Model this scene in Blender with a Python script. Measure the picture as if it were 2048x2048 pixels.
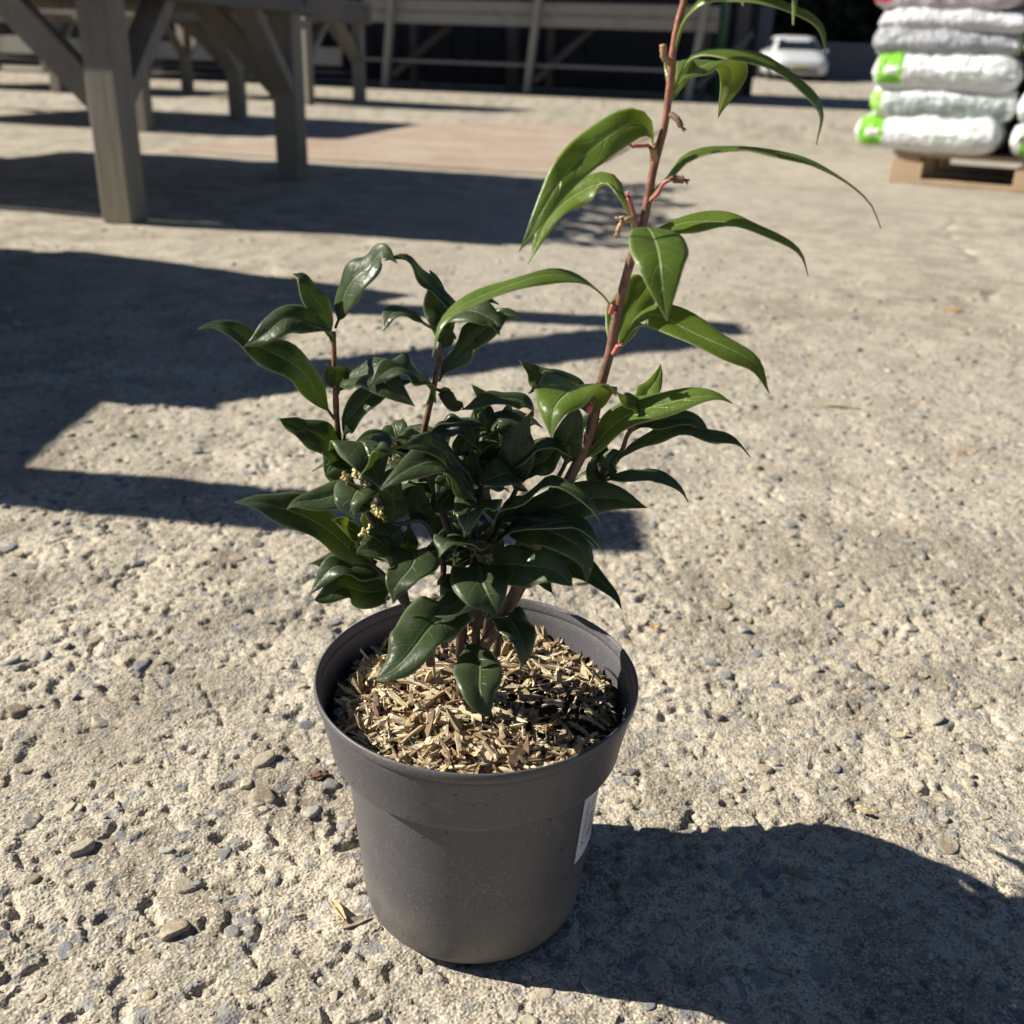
import bpy, bmesh, math, random
import numpy as np
from mathutils import Vector, Matrix
R = math.radians
for o in list(bpy.data.objects): bpy.data.objects.remove(o, do_unlink=True)
scene = bpy.context.scene
COL = scene.collection

# ------------------------------------------------------------------ camera, sky, sun, exposure
CAM_H = 0.5002
cam_data = bpy.data.cameras.new('camera')
cam_data.sensor_width = 26.0; cam_data.sensor_height = 26.0; cam_data.sensor_fit = 'HORIZONTAL'
cam_data.lens = 26.0*2050/2048
cam_data.clip_start = 0.02; cam_data.clip_end = 400
cam_data.dof.use_dof = True; cam_data.dof.focus_distance = 0.61; cam_data.dof.aperture_fstop = 6.6
cam = bpy.data.objects.new('camera', cam_data); COL.objects.link(cam)
cam.matrix_world = Matrix.Translation((0, 0, CAM_H)) @ Matrix.Rotation(R(90-24.2), 4, 'X') @ Matrix.Rotation(R(2.0), 4, 'Z')
scene.camera = cam

SUN_EL, SUN_AZ = 34.4, 175.0            # the sun stands to the left and a little beyond the pot (angle from +X)
to_sun = Vector((math.cos(R(SUN_EL))*math.cos(R(SUN_AZ)), math.cos(R(SUN_EL))*math.sin(R(SUN_AZ)), math.sin(R(SUN_EL))))
world = bpy.data.worlds.new('World'); scene.world = world; world.use_nodes = True
wn = world.node_tree; bg = wn.nodes['Background']
sky = wn.nodes.new('ShaderNodeTexSky'); sky.sky_type = 'NISHITA'; sky.sun_disc = False
sky.sun_elevation = R(SUN_EL); sky.sun_rotation = R(90-SUN_AZ)
sky.air_density = 0.5; sky.dust_density = 0.2; sky.ozone_density = 1.4
wn.links.new(sky.outputs[0], bg.inputs[0]); bg.inputs[1].default_value = 0.05
sl = bpy.data.lights.new('sun', 'SUN'); sl.energy = 5.0; sl.angle = R(0.53); sl.color = (1.0, 0.94, 0.83)
sun = bpy.data.objects.new('sun', sl); COL.objects.link(sun)
sun.rotation_euler = to_sun.to_track_quat('Z', 'Y').to_euler()
vs = scene.view_settings; vs.view_transform = 'Standard'; vs.look = 'None'; vs.gamma = 1.0; vs.use_curve_mapping = False
vs.exposure = 0.9
scene.render.engine = 'CYCLES'
cy = scene.cycles; cy.max_bounces = 6; cy.diffuse_bounces = 3; cy.glossy_bounces = 2; cy.transmission_bounces = 4; cy.caustics_reflective = False; cy.caustics_refractive = False

# ------------------------------------------------------------------ helpers
def tag(o, label=None, cat=None, group=None, kind=None):
    if label: o['label'] = label
    if cat: o['category'] = cat
    if group: o['group'] = group
    if kind: o['kind'] = kind
    return o
def empty(name, loc=(0, 0, 0), rz=0.0):
    o = bpy.data.objects.new(name, None); COL.objects.link(o)
    o.location = loc; o.rotation_euler = (0, 0, rz); o.empty_display_size = .05
    return o
def link(name, me, parent=None):
    o = bpy.data.objects.new(name, me); COL.objects.link(o); o.parent = parent
    return o
def mesh(name, verts, faces, mats, smooth=False, mi=None):
    me = bpy.data.meshes.new(name); me.from_pydata([tuple(v) for v in verts], [], faces)
    for m in (mats if isinstance(mats, (list, tuple)) else [mats]): me.materials.append(m)
    if smooth: me.polygons.foreach_set('use_smooth', [True]*len(me.polygons))
    if mi is not None: me.polygons.foreach_set('material_index', mi)
    me.update(); return me
def copy_tree(o, parent=None):
    c = o.copy(); COL.objects.link(c); c.parent = parent
    for ch in list(o.children): copy_tree(ch, c)
    return c
class MB:
    """collects boxes, beams and tubes into one mesh"""
    def __init__(s): s.v = []; s.f = []
    def add(s, v, f):
        n = len(s.v); s.v += [tuple(p) for p in v]; s.f += [tuple(i+n for i in q) for q in f]; return s
    def box(s, x0, x1, y0, y1, z0, z1, M=None, bev=0.0):
        bm = bmesh.new(); bmesh.ops.create_cube(bm, size=1)
        for v in bm.verts: v.co = Vector(((x0+x1)/2+v.co.x*(x1-x0), (y0+y1)/2+v.co.y*(y1-y0), (z0+z1)/2+v.co.z*(z1-z0)))
        if bev: bmesh.ops.bevel(bm, geom=bm.edges[:], offset=bev, segments=1, affect='EDGES', profile=.5)
        if M is not None: bm.transform(M)
        bm.verts.index_update()
        s.add([v.co[:] for v in bm.verts], [[v.index for v in f.verts] for f in bm.faces]); bm.free(); return s
    def beam(s, a, b, w, h, up=(0, 0, 1), bev=0.003):
        a = Vector(a); b = Vector(b); d = b-a; L = d.length; z = d.normalized(); x = Vector(up).cross(z)
        if x.length < 1e-4: x = Vector((1, 0, 0))
        x.normalize(); y = z.cross(x)
        M = Matrix(((x.x, y.x, z.x, a.x), (x.y, y.y, z.y, a.y), (x.z, y.z, z.z, a.z), (0, 0, 0, 1)))
        return s.box(-w/2, w/2, -h/2, h/2, 0, L, M, bev)
    def tube(s, pts, rad, n=8, cap=True):
        pts = [Vector(p) for p in pts]; N = len(pts); rad = rad if isinstance(rad, (list, tuple, np.ndarray)) else [rad]*N
        v = []; f = []; prev = None
        for i, p in enumerate(pts):
            t = (pts[min(i+1, N-1)]-pts[max(i-1, 0)]).normalized()
            if prev is None: prev = t.orthogonal().normalized()
            prev = (prev-t*prev.dot(t)).normalized(); b = t.cross(prev)
            for k in range(n):
                a = 2*math.pi*k/n; v.append(p+(prev*math.cos(a)+b*math.sin(a))*rad[i])
        for i in range(N-1):
            for k in range(n): f.append((i*n+k, i*n+(k+1) % n, (i+1)*n+(k+1) % n, (i+1)*n+k))
        if cap: f.append(tuple(range(n))[::-1]); f.append(tuple((N-1)*n+k for k in range(n)))
        return s.add(v, f)
    def mesh(s, name, mat, smooth=False): return mesh(name, s.v, s.f, mat, smooth)
    def build(s, name, mat, parent=None, smooth=False): return link(name, s.mesh(name, mat, smooth), parent)
def lathe(profile, n=96):
    v = []; f = []; m = len(profile)
    for k in range(n):
        a = 2*math.pi*k/n
        for r, z in profile: v.append((r*math.cos(a), r*math.sin(a), z))
    for k in range(n):
        for i in range(m-1):
            f.append((k*m+i, ((k+1) % n)*m+i, ((k+1) % n)*m+i+1, k*m+i+1))
    return v, f
def spline(P, n):
    P = np.array(P, float); d = np.r_[0, np.cumsum(np.linalg.norm(np.diff(P, axis=0), axis=1)**.5)]
    T = np.linspace(0, d[-1], n*6); out = np.zeros((len(T), P.shape[1])); m = len(P)
    for j, t in enumerate(T):
        i = min(max(np.searchsorted(d, t)-1, 0), m-2)
        p1, p2 = P[i], P[i+1]; p0 = P[i-1] if i > 0 else 2*p1-p2; p3 = P[i+2] if i+2 < m else 2*p2-p1
        t1, t2 = d[i], d[i+1]; t0 = d[i-1] if i > 0 else t1-(t2-t1); t3 = d[i+2] if i+2 < m else t2+(t2-t1)
        A1 = (t1-t)/(t1-t0)*p0+(t-t0)/(t1-t0)*p1; A2 = (t2-t)/(t2-t1)*p1+(t-t1)/(t2-t1)*p2; A3 = (t3-t)/(t3-t2)*p2+(t-t2)/(t3-t2)*p3
        B1 = (t2-t)/(t2-t0)*A1+(t-t0)/(t2-t0)*A2; B2 = (t3-t)/(t3-t1)*A2+(t-t1)/(t3-t1)*A3
        out[j] = (t2-t)/(t2-t1)*B1+(t-t1)/(t2-t1)*B2
    s = np.r_[0, np.cumsum(np.linalg.norm(np.diff(out, axis=0), axis=1))]; q = np.linspace(0, s[-1], n)
    return np.stack([np.interp(q, s, out[:, k]) for k in range(P.shape[1])], 1)
def vnoise(x, y, seed=0):
    xi = np.floor(x).astype(np.int64); yi = np.floor(y).astype(np.int64); fx = x-xi; fy = y-yi
    def h(a, b):
        n = (a*374761393+b*668265263+seed*974634777) & 0xffffffff
        n = ((n ^ (n >> 13))*1274126177) & 0xffffffff
        return ((n ^ (n >> 16)) & 0xffff)/65535.0
    u = fx*fx*(3-2*fx); w = fy*fy*(3-2*fy)
    return (h(xi, yi)*(1-u)+h(xi+1, yi)*u)*(1-w)+(h(xi, yi+1)*(1-u)+h(xi+1, yi+1)*u)*w
def sstep(a, b, x): t = np.clip((x-a)/(b-a), 0, 1); return t*t*(3-2*t)

# ------------------------------------------------------------------ materials
class N:
    """a thin wrapper round a material's node tree"""
    def __init__(s, name):
        s.m = bpy.data.materials.new(name); s.m.use_nodes = True; s.t = s.m.node_tree; s.b = s.t.nodes['Principled BSDF']
        s.out = s.t.nodes['Material Output']
    def n(s, typ, **kw):
        nd = s.t.nodes.new('ShaderNode'+typ)
        for k, v in kw.items():
            if k[0] == 'i' and k[1:].isdigit(): nd.inputs[int(k[1:])].default_value = v
            elif k in nd.inputs: nd.inputs[k].default_value = v
            else: setattr(nd, k, v)
        return nd
    def l(s, a, b): s.t.links.new(a, b)
    def coord(s, kind='Object', scale=None):
        c = s.n('TexCoord').outputs[kind]
        if scale is None: return c
        mp = s.n('Mapping'); mp.inputs['Scale'].default_value = scale if hasattr(scale, '__len__') else (scale,)*3
        s.l(c, mp.inputs[0]); return mp.outputs[0]
    def noise(s, vec, scale, detail=4, rough=.6, dist=0.0):
        nd = s.n('TexNoise', Scale=scale, Detail=detail, Roughness=rough, Distortion=dist); s.l(vec, nd.inputs['Vector']); return nd.outputs[0]
    def ramp(s, fac, stops, interp='LINEAR'):
        nd = s.n('ValToRGB'); cr = nd.color_ramp; cr.interpolation = interp
        while len(cr.elements) < len(stops): cr.elements.new(.5)
        for e, (p, c) in zip(cr.elements, stops): e.position = p; e.color = c if len(c) == 4 else (*c, 1)
        s.l(fac, nd.inputs[0]); return nd.outputs[0]
    def mix(s, fac, a, b, mode='MIX'):
        nd = s.n('Mix', data_type='RGBA', blend_type=mode)
        for sock, v in ((nd.inputs[0], fac), (nd.inputs[6], a), (nd.inputs[7], b)):
            if hasattr(v, 'is_output'): s.l(v, sock)
            else: sock.default_value = v if not hasattr(v, '__len__') or len(v) == 4 else (*v, 1)
        return nd.outputs[2]
    def math(s, op, a, b=0.0, clamp=False):
        nd = s.n('Math', operation=op, use_clamp=clamp)
        for sock, v in zip(nd.inputs, (a, b)):
            if hasattr(v, 'is_output'): s.l(v, sock)
            else: sock.default_value = v
        return nd.outputs[0]
    def bump(s, h, strength, dist, base=None):
        nd = s.n('Bump', Strength=strength, Distance=dist); s.l(h, nd.inputs['Height'])
        if base is not None: s.l(base, nd.inputs['Normal'])
        s.l(nd.outputs[0], s.b.inputs['Normal']); return nd.outputs[0]
    def col(s, c):
        if hasattr(c, 'is_output'): s.l(c, s.b.inputs['Base Color'])
        else: s.b.inputs['Base Color'].default_value = (*c, 1)
        return s
    def rough(s, r):
        if hasattr(r, 'is_output'): s.l(r, s.b.inputs['Roughness'])
        else: s.b.inputs['Roughness'].default_value = r
        return s

def mat_ground():
    g = N('rough_concrete'); P = g.n('NewGeometry').outputs['Position']
    def att(nm): return g.n('Attribute', attribute_name=nm).outputs['Fac']
    big = att('broad'); mid = att('medium'); fine = g.noise(P, 130, 2, .8); grit = g.noise(P, 560, 0, .7)
    base = g.ramp(mid, [(.28, (.26, .222, .165)), (.45, (.375, .33, .255)), (.6, (.435, .38, .29)), (.78, (.51, .45, .35))])
    base = g.mix(g.ramp(big, [(.42, (0, 0, 0)), (.68, (.7,)*3)]), base, (.40, .36, .295))
    base = g.mix(g.ramp(fine, [(.34, (.85,)*3), (.47, (0, 0, 0))]), base, (.18, .155, .12))
    base = g.mix(g.ramp(fine, [(.58, (0, 0, 0)), (.70, (.6,)*3)]), base, (.57, .51, .41))
    base = g.mix(g.ramp(grit, [(.60, (0, 0, 0)), (.70, (.6,)*3)]), base, (.62, .57, .48))
    base = g.mix(g.ramp(grit, [(.30, (.65,)*3), (.40, (0, 0, 0))]), base, (.14, .118, .09))
    # stones too small or too far off to be built
    dn = g.n('TexNoise', Scale=55.0, Detail=0.0); g.l(P, dn.inputs[0]); wp = g.n('VectorMath', operation='MULTIPLY_ADD'); g.l(dn.outputs['Color'], wp.inputs[0]); wp.inputs[1].default_value = (.011,)*3; g.l(P, wp.inputs[2])
    msk = None; stone = None
    for sc_, lo in ((58.0, .34), (103.0, .45)):
        vo = g.n('TexVoronoi', Scale=sc_, Randomness=1.0); g.l(wp.outputs[0], vo.inputs['Vector']); sep = g.n('SeparateColor'); g.l(vo.outputs['Color'], sep.inputs[0])
        m = g.math('MULTIPLY', g.ramp(sep.outputs[0], [(lo, (0, 0, 0)), (lo+.03, (1, 1, 1))]), g.ramp(vo.outputs['Distance'], [(.30, (1, 1, 1)), (.38, (0, 0, 0))]))
        st = g.ramp(sep.outputs[1], [(.0, (.12, .13, .15)), (.2, (.24, .24, .24)), (.38, (.27, .225, .165)), (.55, (.36, .325, .265)), (.7, (.17, .18, .195)), (.84, (.46, .42, .36))], 'CONSTANT')
        base = g.mix(g.math('MULTIPLY', m, .8), base, g.mix(.2, st, base)); msk = m if msk is None else msk
    st = att('stain'); base = g.mix(g.ramp(st, [(.56, (0, 0, 0)), (.75, (.45,)*3)]), base, (.25, .215, .165))
    g.col(base).rough(.92); g.b.inputs['Specular IOR Level'].default_value = .25
    vg = g.n('TexVoronoi', Scale=300.0); g.l(wp.outputs[0], vg.inputs['Vector']); 
    h = g.math('ADD', g.math('MULTIPLY', fine, 1.3), g.math('MULTIPLY', grit, .35)); h = g.math('ADD', h, g.math('MULTIPLY', msk, .2))
    h = g.math('SUBTRACT', h, g.math('MULTIPLY', vg.outputs['Distance'], .42)); 
    g.bump(h, .5, .0036); return g.m
def mat_stone(island):
    g = N('pebble'); rnd = g.n('NewGeometry').outputs['Random Per Island'] if island else g.n('ObjectInfo').outputs['Random']
    P = g.n('NewGeometry').outputs['Position']
    c = g.ramp(rnd, [(0, (.16, .17, .19)), (.14, (.27, .265, .255)), (.27, (.36, .305, .22)), (.40, (.235, .19, .13)), (.52, (.42, .365, .27)), (.66, (.20, .21, .225)), (.77, (.31, .25, .17)), (.87, (.46, .41, .32)), (.95, (.12, .115, .115))], 'CONSTANT')
    n1 = g.noise(P, 300, 4, .7); n2 = g.noise(P, 70, 5, .75)
    c = g.mix(g.ramp(n1, [(.32, (.5,)*3), (.55, (0, 0, 0))]), c, (.17, .145, .11)); c = g.mix(g.ramp(n1, [(.58, (0, 0, 0)), (.72, (.35,)*3)]), c, (.5, .46, .38))
    c = g.mix(g.ramp(n2, [(.52, (0, 0, 0)), (.60, (.9,)*3)]), c, (.43, .37, .265))      # cement still clinging to the stone
    g.col(c).rough(.8); g.bump(g.math('ADD', n1, n2), .5, .002); return g.m
def mat_plain(name, c, rough=.6, metal=0, vary=.0, scale=30, spec=.5, bump=0.0):
    g = N(name)
    if vary:
        n = g.noise(g.coord('Object'), scale, 5, .65)
        g.col(g.mix(n, tuple(x*(1-vary) for x in c), tuple(min(1, x*(1+vary)) for x in c)))
        if bump: g.bump(n, bump, .004)
    else: g.col(c)
    g.rough(rough); g.b.inputs['Metallic'].default_value = metal; g.b.inputs['Specular IOR Level'].default_value = spec
    return g.m
def mat_leaf(young):
    def top(name, a, b, vein, under):
        g = N(name); uv = g.n('UVMap').outputs[0]; sp = g.n('SeparateXYZ'); g.l(uv, sp.inputs[0])
        u = sp.outputs[0]; v = g.math('ABSOLUTE', g.math('SUBTRACT', g.math('MULTIPLY', sp.outputs[1], 2.0), 1.0))
        P = g.n('TexCoord').outputs['Object']; oi = g.n('ObjectInfo').outputs['Random']
        n = g.noise(P, 75, 3, .65); nf = g.noise(P, 420, 1, .6)
        c = g.mix(n, a, b)
        c = g.mix(g.math('MULTIPLY', oi, .5), c, tuple(x*.6 for x in a)); c = g.mix(g.ramp(oi, [(.72, (0, 0, 0)), (1.0, (.5,)*3)]), c, tuple(x*1.5 for x in b))
        c = g.mix(g.ramp(nf, [(.20, (.8,)*3), (.27, (0, 0, 0))]), c, (.16, .13, .05))
        mid = g.ramp(v, [(.025, (1, 1, 1)), (.075, (0, 0, 0))])
        ph = g.math('FRACT', g.math('ADD', g.math('SUBTRACT', g.math('MULTIPLY', u, 7.5), g.math('MULTIPLY', v, 1.15)), g.math('MULTIPLY', n, .5)))
        lat = g.ramp(g.math('ABSOLUTE', g.math('SUBTRACT', ph, .5)), [(.0, (1, 1, 1)), (.055, (0, 0, 0))])
        lat = g.math('MULTIPLY', lat, g.ramp(v, [(.1, (1, 1, 1)), (.85, (0, 0, 0))]))
        c = g.mix(g.math('MULTIPLY', mid, .8), c, vein); c = g.mix(g.math('MULTIPLY', lat, .38 if not under else .2), c, vein)
        c = g.mix(g.ramp(v, [(.90, (0, 0, 0)), (.97, (.55,)*3)]), c, vein)
        c = g.mix(g.ramp(nf, [(.66, (0, 0, 0)), (.8, (.35,)*3)]), c, (.22, .21, .17))           # dust
        g.col(c); g.rough(g.math('ADD', g.math('MULTIPLY', g.ramp(n, [(.3, (0, 0, 0)), (.7, (1, 1, 1))]), .34), (.19 if young else .21) if not under else .42))
        g.b.inputs['Specular IOR Level'].default_value = .42 if not under else .25
        h = g.math('ADD', g.math('MULTIPLY', mid, -1.0), g.math('MULTIPLY', lat, -.35)); h = g.math('ADD', h, g.math('MULTIPLY', n, .9)); h = g.math('ADD', h, g.math('MULTIPLY', nf, .12))
        bn = g.bump(h, .6, .0014)
        tr = g.n('BsdfTranslucent'); g.l(g.mix(.5, c, tuple(min(1, x*5.2) for x in (b[0]*1.05, b[1], b[2]*.5))), tr.inputs[0]); g.l(bn, tr.inputs['Normal'])
        mx = g.n('MixShader'); mx.inputs[0].default_value = .42; g.l(g.b.outputs[0], mx.inputs[1]); g.l(tr.outputs[0], mx.inputs[2]); g.l(mx.outputs[0], g.out.inputs[0])
        return g.m
    if young:
        return [top('young_leaf', (.080, .136, .022), (.140, .208, .036), (.36, .42, .18), False), top('young_leaf_underside', (.145, .18, .055), (.19, .225, .065), (.33, .36, .18), True), mat_plain('young_leaf_margin', (.36, .40, .18), .5)]
    return [top('mature_leaf', (.044, .069, .033), (.076, .106, .047), (.22, .26, .13), False), top('mature_leaf_underside', (.06, .09, .035), (.085, .118, .043), (.17, .21, .09), True), mat_plain('mature_leaf_margin', (.20, .26, .12), .5)]
def mat_bark(name, lo, hi, z0, z1, dark):
    g = N(name); P = g.n('NewGeometry').outputs['Position']; sp = g.n('SeparateXYZ'); g.l(P, sp.inputs[0])
    mr = g.n('MapRange'); mr.inputs[1].default_value = z0; mr.inputs[2].default_value = z1; g.l(sp.outputs[2], mr.inputs[0])
    n = g.noise(P, 260, 4, .7); c = g.mix(mr.outputs[0], lo, hi); c = g.mix(g.ramp(n, [(.35, (.8,)*3), (.6, (0, 0, 0))]), c, dark)
    g.col(c).rough(.55); g.bump(n, .4, .001); return g.m
def mat_timber(name, a, b, green=0.0, scale=1.0):
    g = N(name); v = g.coord('Object'); mp = g.n('Mapping'); mp.inputs['Scale'].default_value = (38*scale, 38*scale, 3.0*scale); g.l(v, mp.inputs[0])
    n = g.noise(mp.outputs[0], 1.6, 6, .65, .4); n2 = g.noise(v, 4, 4, .6)
    c = g.mix(n, a, b)
    if green:
        sp = g.n('SeparateXYZ'); g.l(g.n('NewGeometry').outputs['Position'], sp.inputs[0])
        low = g.ramp(sp.outputs[2], [(.02, (1, 1, 1)), (.5, (0, 0, 0))])
        c = g.mix(g.math('MULTIPLY', g.math('MULTIPLY', low, n2), green*1.6), c, (.19, .165, .085))      # algae creeping up from the wet ground
    c = g.mix(g.ramp(n2, [(.55, (0, 0, 0)), (.75, (.5,)*3)]), c, tuple(x*.55 for x in a))
    g.col(c).rough(.85); g.bump(n, .5, .004); return g.m

M = {}
M['ground'] = mat_ground(); M['stone'] = mat_stone(False); M['stones'] = mat_stone(True)
M['young'] = mat_leaf(True); M['mature'] = mat_leaf(False)
M['cane'] = mat_bark('cane_bark', (.15, .09, .06), (.47, .165, .10), .30, .60, (.075, .045, .032))
M['twig'] = mat_bark('twig_bark', (.07, .046, .033), (.30, .13, .06), .27, .36, (.04, .028, .022))
M['timber'] = mat_timber('weathered_timber', (.115, .10, .083), (.31, .28, .24), .5)
M['timber_dark'] = mat_timber('old_timber', (.085, .078, .07), (.17, .155, .135), .3)
M['board'] = mat_timber('pale_board', (.21, .195, .17), (.36, .34, .305))
M['pallet'] = mat_timber('pallet_wood', (.34, .235, .145), (.48, .355, .23))
# ------------------------------------------------------------------ ground: one sheet, rough near the pot, running to the horizon
POT = Vector((-0.0172, 0.5123, 0.0))
def ground_h(x, y, sp):
    def oct(lam, amp, seed):
        k = np.clip((lam/(2.6*sp)-.6), 0, 1); return k*amp*(vnoise(x/lam, y/lam, seed)-.5)*2
    h = oct(.55, .0035, 1)+oct(.16, .0022, 2)+oct(.055, .0017, 3)+oct(.024, .0013, 4)
    bill = 1-np.abs(vnoise(x/.013, y/.013, 5)*2-1); h += .0016*(bill-.6)*np.clip(.013/(2.6*sp)-.6, 0, 1)
    rg = .15+1.0*sstep(.35, .75, vnoise(x/.09, y/.09, 45)); h += (oct(.0065, .00085, 6)+oct(.0032, .0005, 7))*rg
    wx = x+.006*(vnoise(x/.014, y/.014, 41)-.5); wy = y+.006*(vnoise(x/.014, y/.014, 42)-.5)
    patch = .09*(vnoise(x/.13, y/.13, 43)-.5)+.05*(vnoise(x/.4, y/.4, 44)-.5)
    wx, wy = wx*.82+wy*.57, wy*.82-wx*.57
    pit = vnoise(wx/.012, wy/.016, 11)*.65+vnoise(wx/.0065, wy/.0065, 12)*.35+patch
    h -= .0031*sstep(.70, .76, pit)*np.clip(.013/(2.6*sp)-.4, 0, 1)
    pit2 = vnoise(wx/.0085+7, wy/.0085, 21)+patch; h -= .0020*sstep(.80, .87, pit2)*np.clip(.009/(2.6*sp)-.4, 0, 1)
    # an old joint running away on the right
    jx = 0.995+(y-2.0)*.30+.05*(vnoise(y/.2, y*0, 31)-.5)+.02*(vnoise(y/.04, y*0, 35)-.5); h -= .006*(.15+.85*sstep(.4, .62, vnoise(y/.13, y*0+3, 33)))*np.exp(-((x-jx)/(.010+.014*vnoise(y/.09, y*0+1, 34)))**2)*sstep(1.7, 2.0, y)*sstep(4.2, 3.4, y)
    d = np.hypot(x-POT.x, y-POT.y); h = np.where(d < .085, np.minimum(h, .0005), h)
    return h
cols = np.r_[-70, -30, -14, -7, -4, -2.4, -1.6, -1.25, np.linspace(-1.05, 1.05, 860), 1.25, 1.6, 2.4, 4, 7, 14, 30, 70]
rows = np.r_[-12, -4, -1.5, -.6, -.2, 0, .1, .16, np.geomspace(.26, 7.5, 1080), np.geomspace(7.8, 130, 40)]
yy = np.repeat(rows[:, None], len(cols), 1); wd = .30+.60*np.maximum(yy, 0); xx = cols[None, :]*wd
sp = np.maximum(wd*2*1.05/860, np.maximum(yy, .2)*.0031)
edge = sstep(1.3, 1.05, np.abs(np.repeat(cols[None, :], len(rows), 0)))*sstep(9, 6, yy)*sstep(.05, .2, yy)
zz = ground_h(xx, yy, sp)*edge
nr, nc = xx.shape
me = bpy.data.meshes.new('ground'); me.vertices.add(nr*nc); me.vertices.foreach_set('co', np.stack([xx, yy, zz], 2).astype(np.float32).ravel())
i = np.arange(nr-1)[:, None]*nc+np.arange(nc-1)[None, :]; q = np.stack([i, i+1, i+nc+1, i+nc], 2).reshape(-1, 4)
me.loops.add(q.size); me.loops.foreach_set('vertex_index', q.ravel().astype(np.int32)); me.polygons.add(len(q))
me.polygons.foreach_set('loop_start', np.arange(len(q), dtype=np.int32)*4); me.polygons.foreach_set('use_smooth', np.ones(len(q), bool))
def fbm(lam, seed, n=4): return sum(vnoise(xx/(lam/2**k), yy/(lam/2**k), seed+k)*.5**(k+1) for k in range(n))/(1-.5**n)
for nm, val in (('broad', fbm(.9, 60)), ('medium', (fbm(.06, 70, 5)-.5)*1.15+.5), ('stain', fbm(.33, 80, 5))):
    at = me.attributes.new(nm, 'FLOAT', 'POINT'); at.data.foreach_set('value', val.astype(np.float32).ravel())
me.materials.append(M['ground']); me.update(calc_edges=True)
ground = tag(link('ground', me), 'rough pale concrete yard with exposed stones under the pot', kind='structure')

# stones set in the concrete
rng = np.random.default_rng(5)
def stone_shape(sub, seed):
    r = random.Random(seed); bm = bmesh.new(); bmesh.ops.create_icosphere(bm, subdivisions=sub, radius=1)
    ph = [(Vector((r.gauss(0, 1), r.gauss(0, 1), r.gauss(0, 1))), r.uniform(0, 6)) for _ in range(4)]
    pl = [(Vector((r.gauss(0, 1), r.gauss(0, 1), r.gauss(0, .6))).normalized(), r.uniform(.62, .9)) for _ in range(5)]
    pl.append((Vector((r.uniform(-.18, .18), r.uniform(-.18, .18), 1)).normalized(), r.uniform(.34, .62))); sy = r.uniform(.5, .95); sz = r.uniform(.42, .68)
    for v in bm.verts:
        c = v.co*(1+.11*sum(math.sin(v.co.dot(a)*1.6+b) for a, b in ph)/2)
        for n, d in pl:
            e = c.dot(n)-d
            if e > 0: c -= n*e*.9
        v.co = Vector((c.x, c.y*sy, c.z*sz))
    bm.verts.index_update(); V = np.array([v.co[:] for v in bm.verts]); F = [[v.index for v in f.verts] for f in bm.faces]; bm.free(); return V, F
big = []
for k in range(10):
    V, F = stone_shape(3, 40+k); big.append(mesh('stone', V, F, M['stone'], True))
small = [stone_shape(2, 80+k) for k in range(10)]
NST = 9800
sy_ = rng.uniform(.22, 1, NST)**1.0; sy_ = .22+3.3*rng.uniform(0, 1, NST)**.62; sx_ = rng.uniform(-1, 1, NST)*(.22+.58*sy_)
ss = np.clip(np.exp(rng.normal(-5.42, .48, NST)), .0018, .0112)
keep = (rng.uniform(0, 1, NST) > .96*sstep(1.5, 3.3, sy_)) & (np.hypot(sx_-POT.x, sy_-POT.y) > .078+ss); sx_, sy_, ss = sx_[keep], sy_[keep], ss[keep]
order = np.argsort(-(ss/np.hypot(sy_, CAM_H))*(np.abs(sx_) < .06+.5*sy_)*(np.hypot(sx_-POT.x, sy_-POT.y-.1) > .12)*(sy_ > .36))
hz = ground_h(sx_, sy_, np.full(len(sx_), .006))
v_all = []; f_all = []; nv = 0
for rank, i in enumerate(order):
    s = ss[i]; a = rng.uniform(0, 6.283); tx, ty = rng.normal(0, .16, 2); zc = hz[i]+s*rng.uniform(-.26, .09)
    if rank < 300:
        o = link('stone', big[rank % 10], ground); o.location = (sx_[i], sy_[i], zc); o.rotation_euler = (tx, ty, a); o.scale = (s, s, s)
    else:
        V, F = small[rank % 10]; Mx = np.array((Matrix.Rotation(a, 3, 'Z') @ Matrix.Rotation(tx, 3, 'X') @ Matrix.Rotation(ty, 3, 'Y')))
        v_all.append((V*s) @ Mx.T+np.array((sx_[i], sy_[i], zc))); f_all += [[j+nv for j in f] for f in F]; nv += len(V)
tag(link('stones', mesh('stones', np.concatenate(v_all), f_all, M['stones'], True), ground), kind='stuff')

# loose grit
gy = .3+.75*rng.uniform(0, 1, 9000)**.8; gx = rng.uniform(-1, 1, 9000)*(.2+.56*gy); gs = np.clip(np.exp(rng.normal(-6.9, .35, 9000)), .0006, .0022)
k_ = np.hypot(gx-POT.x, gy-POT.y) > .078; gx, gy, gs = gx[k_], gy[k_], gs[k_]; gz = ground_h(gx, gy, np.full(len(gx), .0015))
tiny = [stone_shape(1, 150+k) for k in range(8)]; v_all = []; f_all = []; nv = 0
for i in range(len(gx)):
    V, F = tiny[i % 8]; a = rng.uniform(0, 6.283); c_, s_ = math.cos(a)*gs[i], math.sin(a)*gs[i]
    v_all.append(np.stack([V[:, 0]*c_-V[:, 1]*s_+gx[i], V[:, 0]*s_+V[:, 1]*c_+gy[i], V[:, 2]*gs[i]*1.3+gz[i]], 1)); f_all += [[j+nv for j in f] for f in F]; nv += len(V)
tag(link('grit', mesh('grit', np.concatenate(v_all), f_all, M['stones']), ground), kind='stuff')
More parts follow.
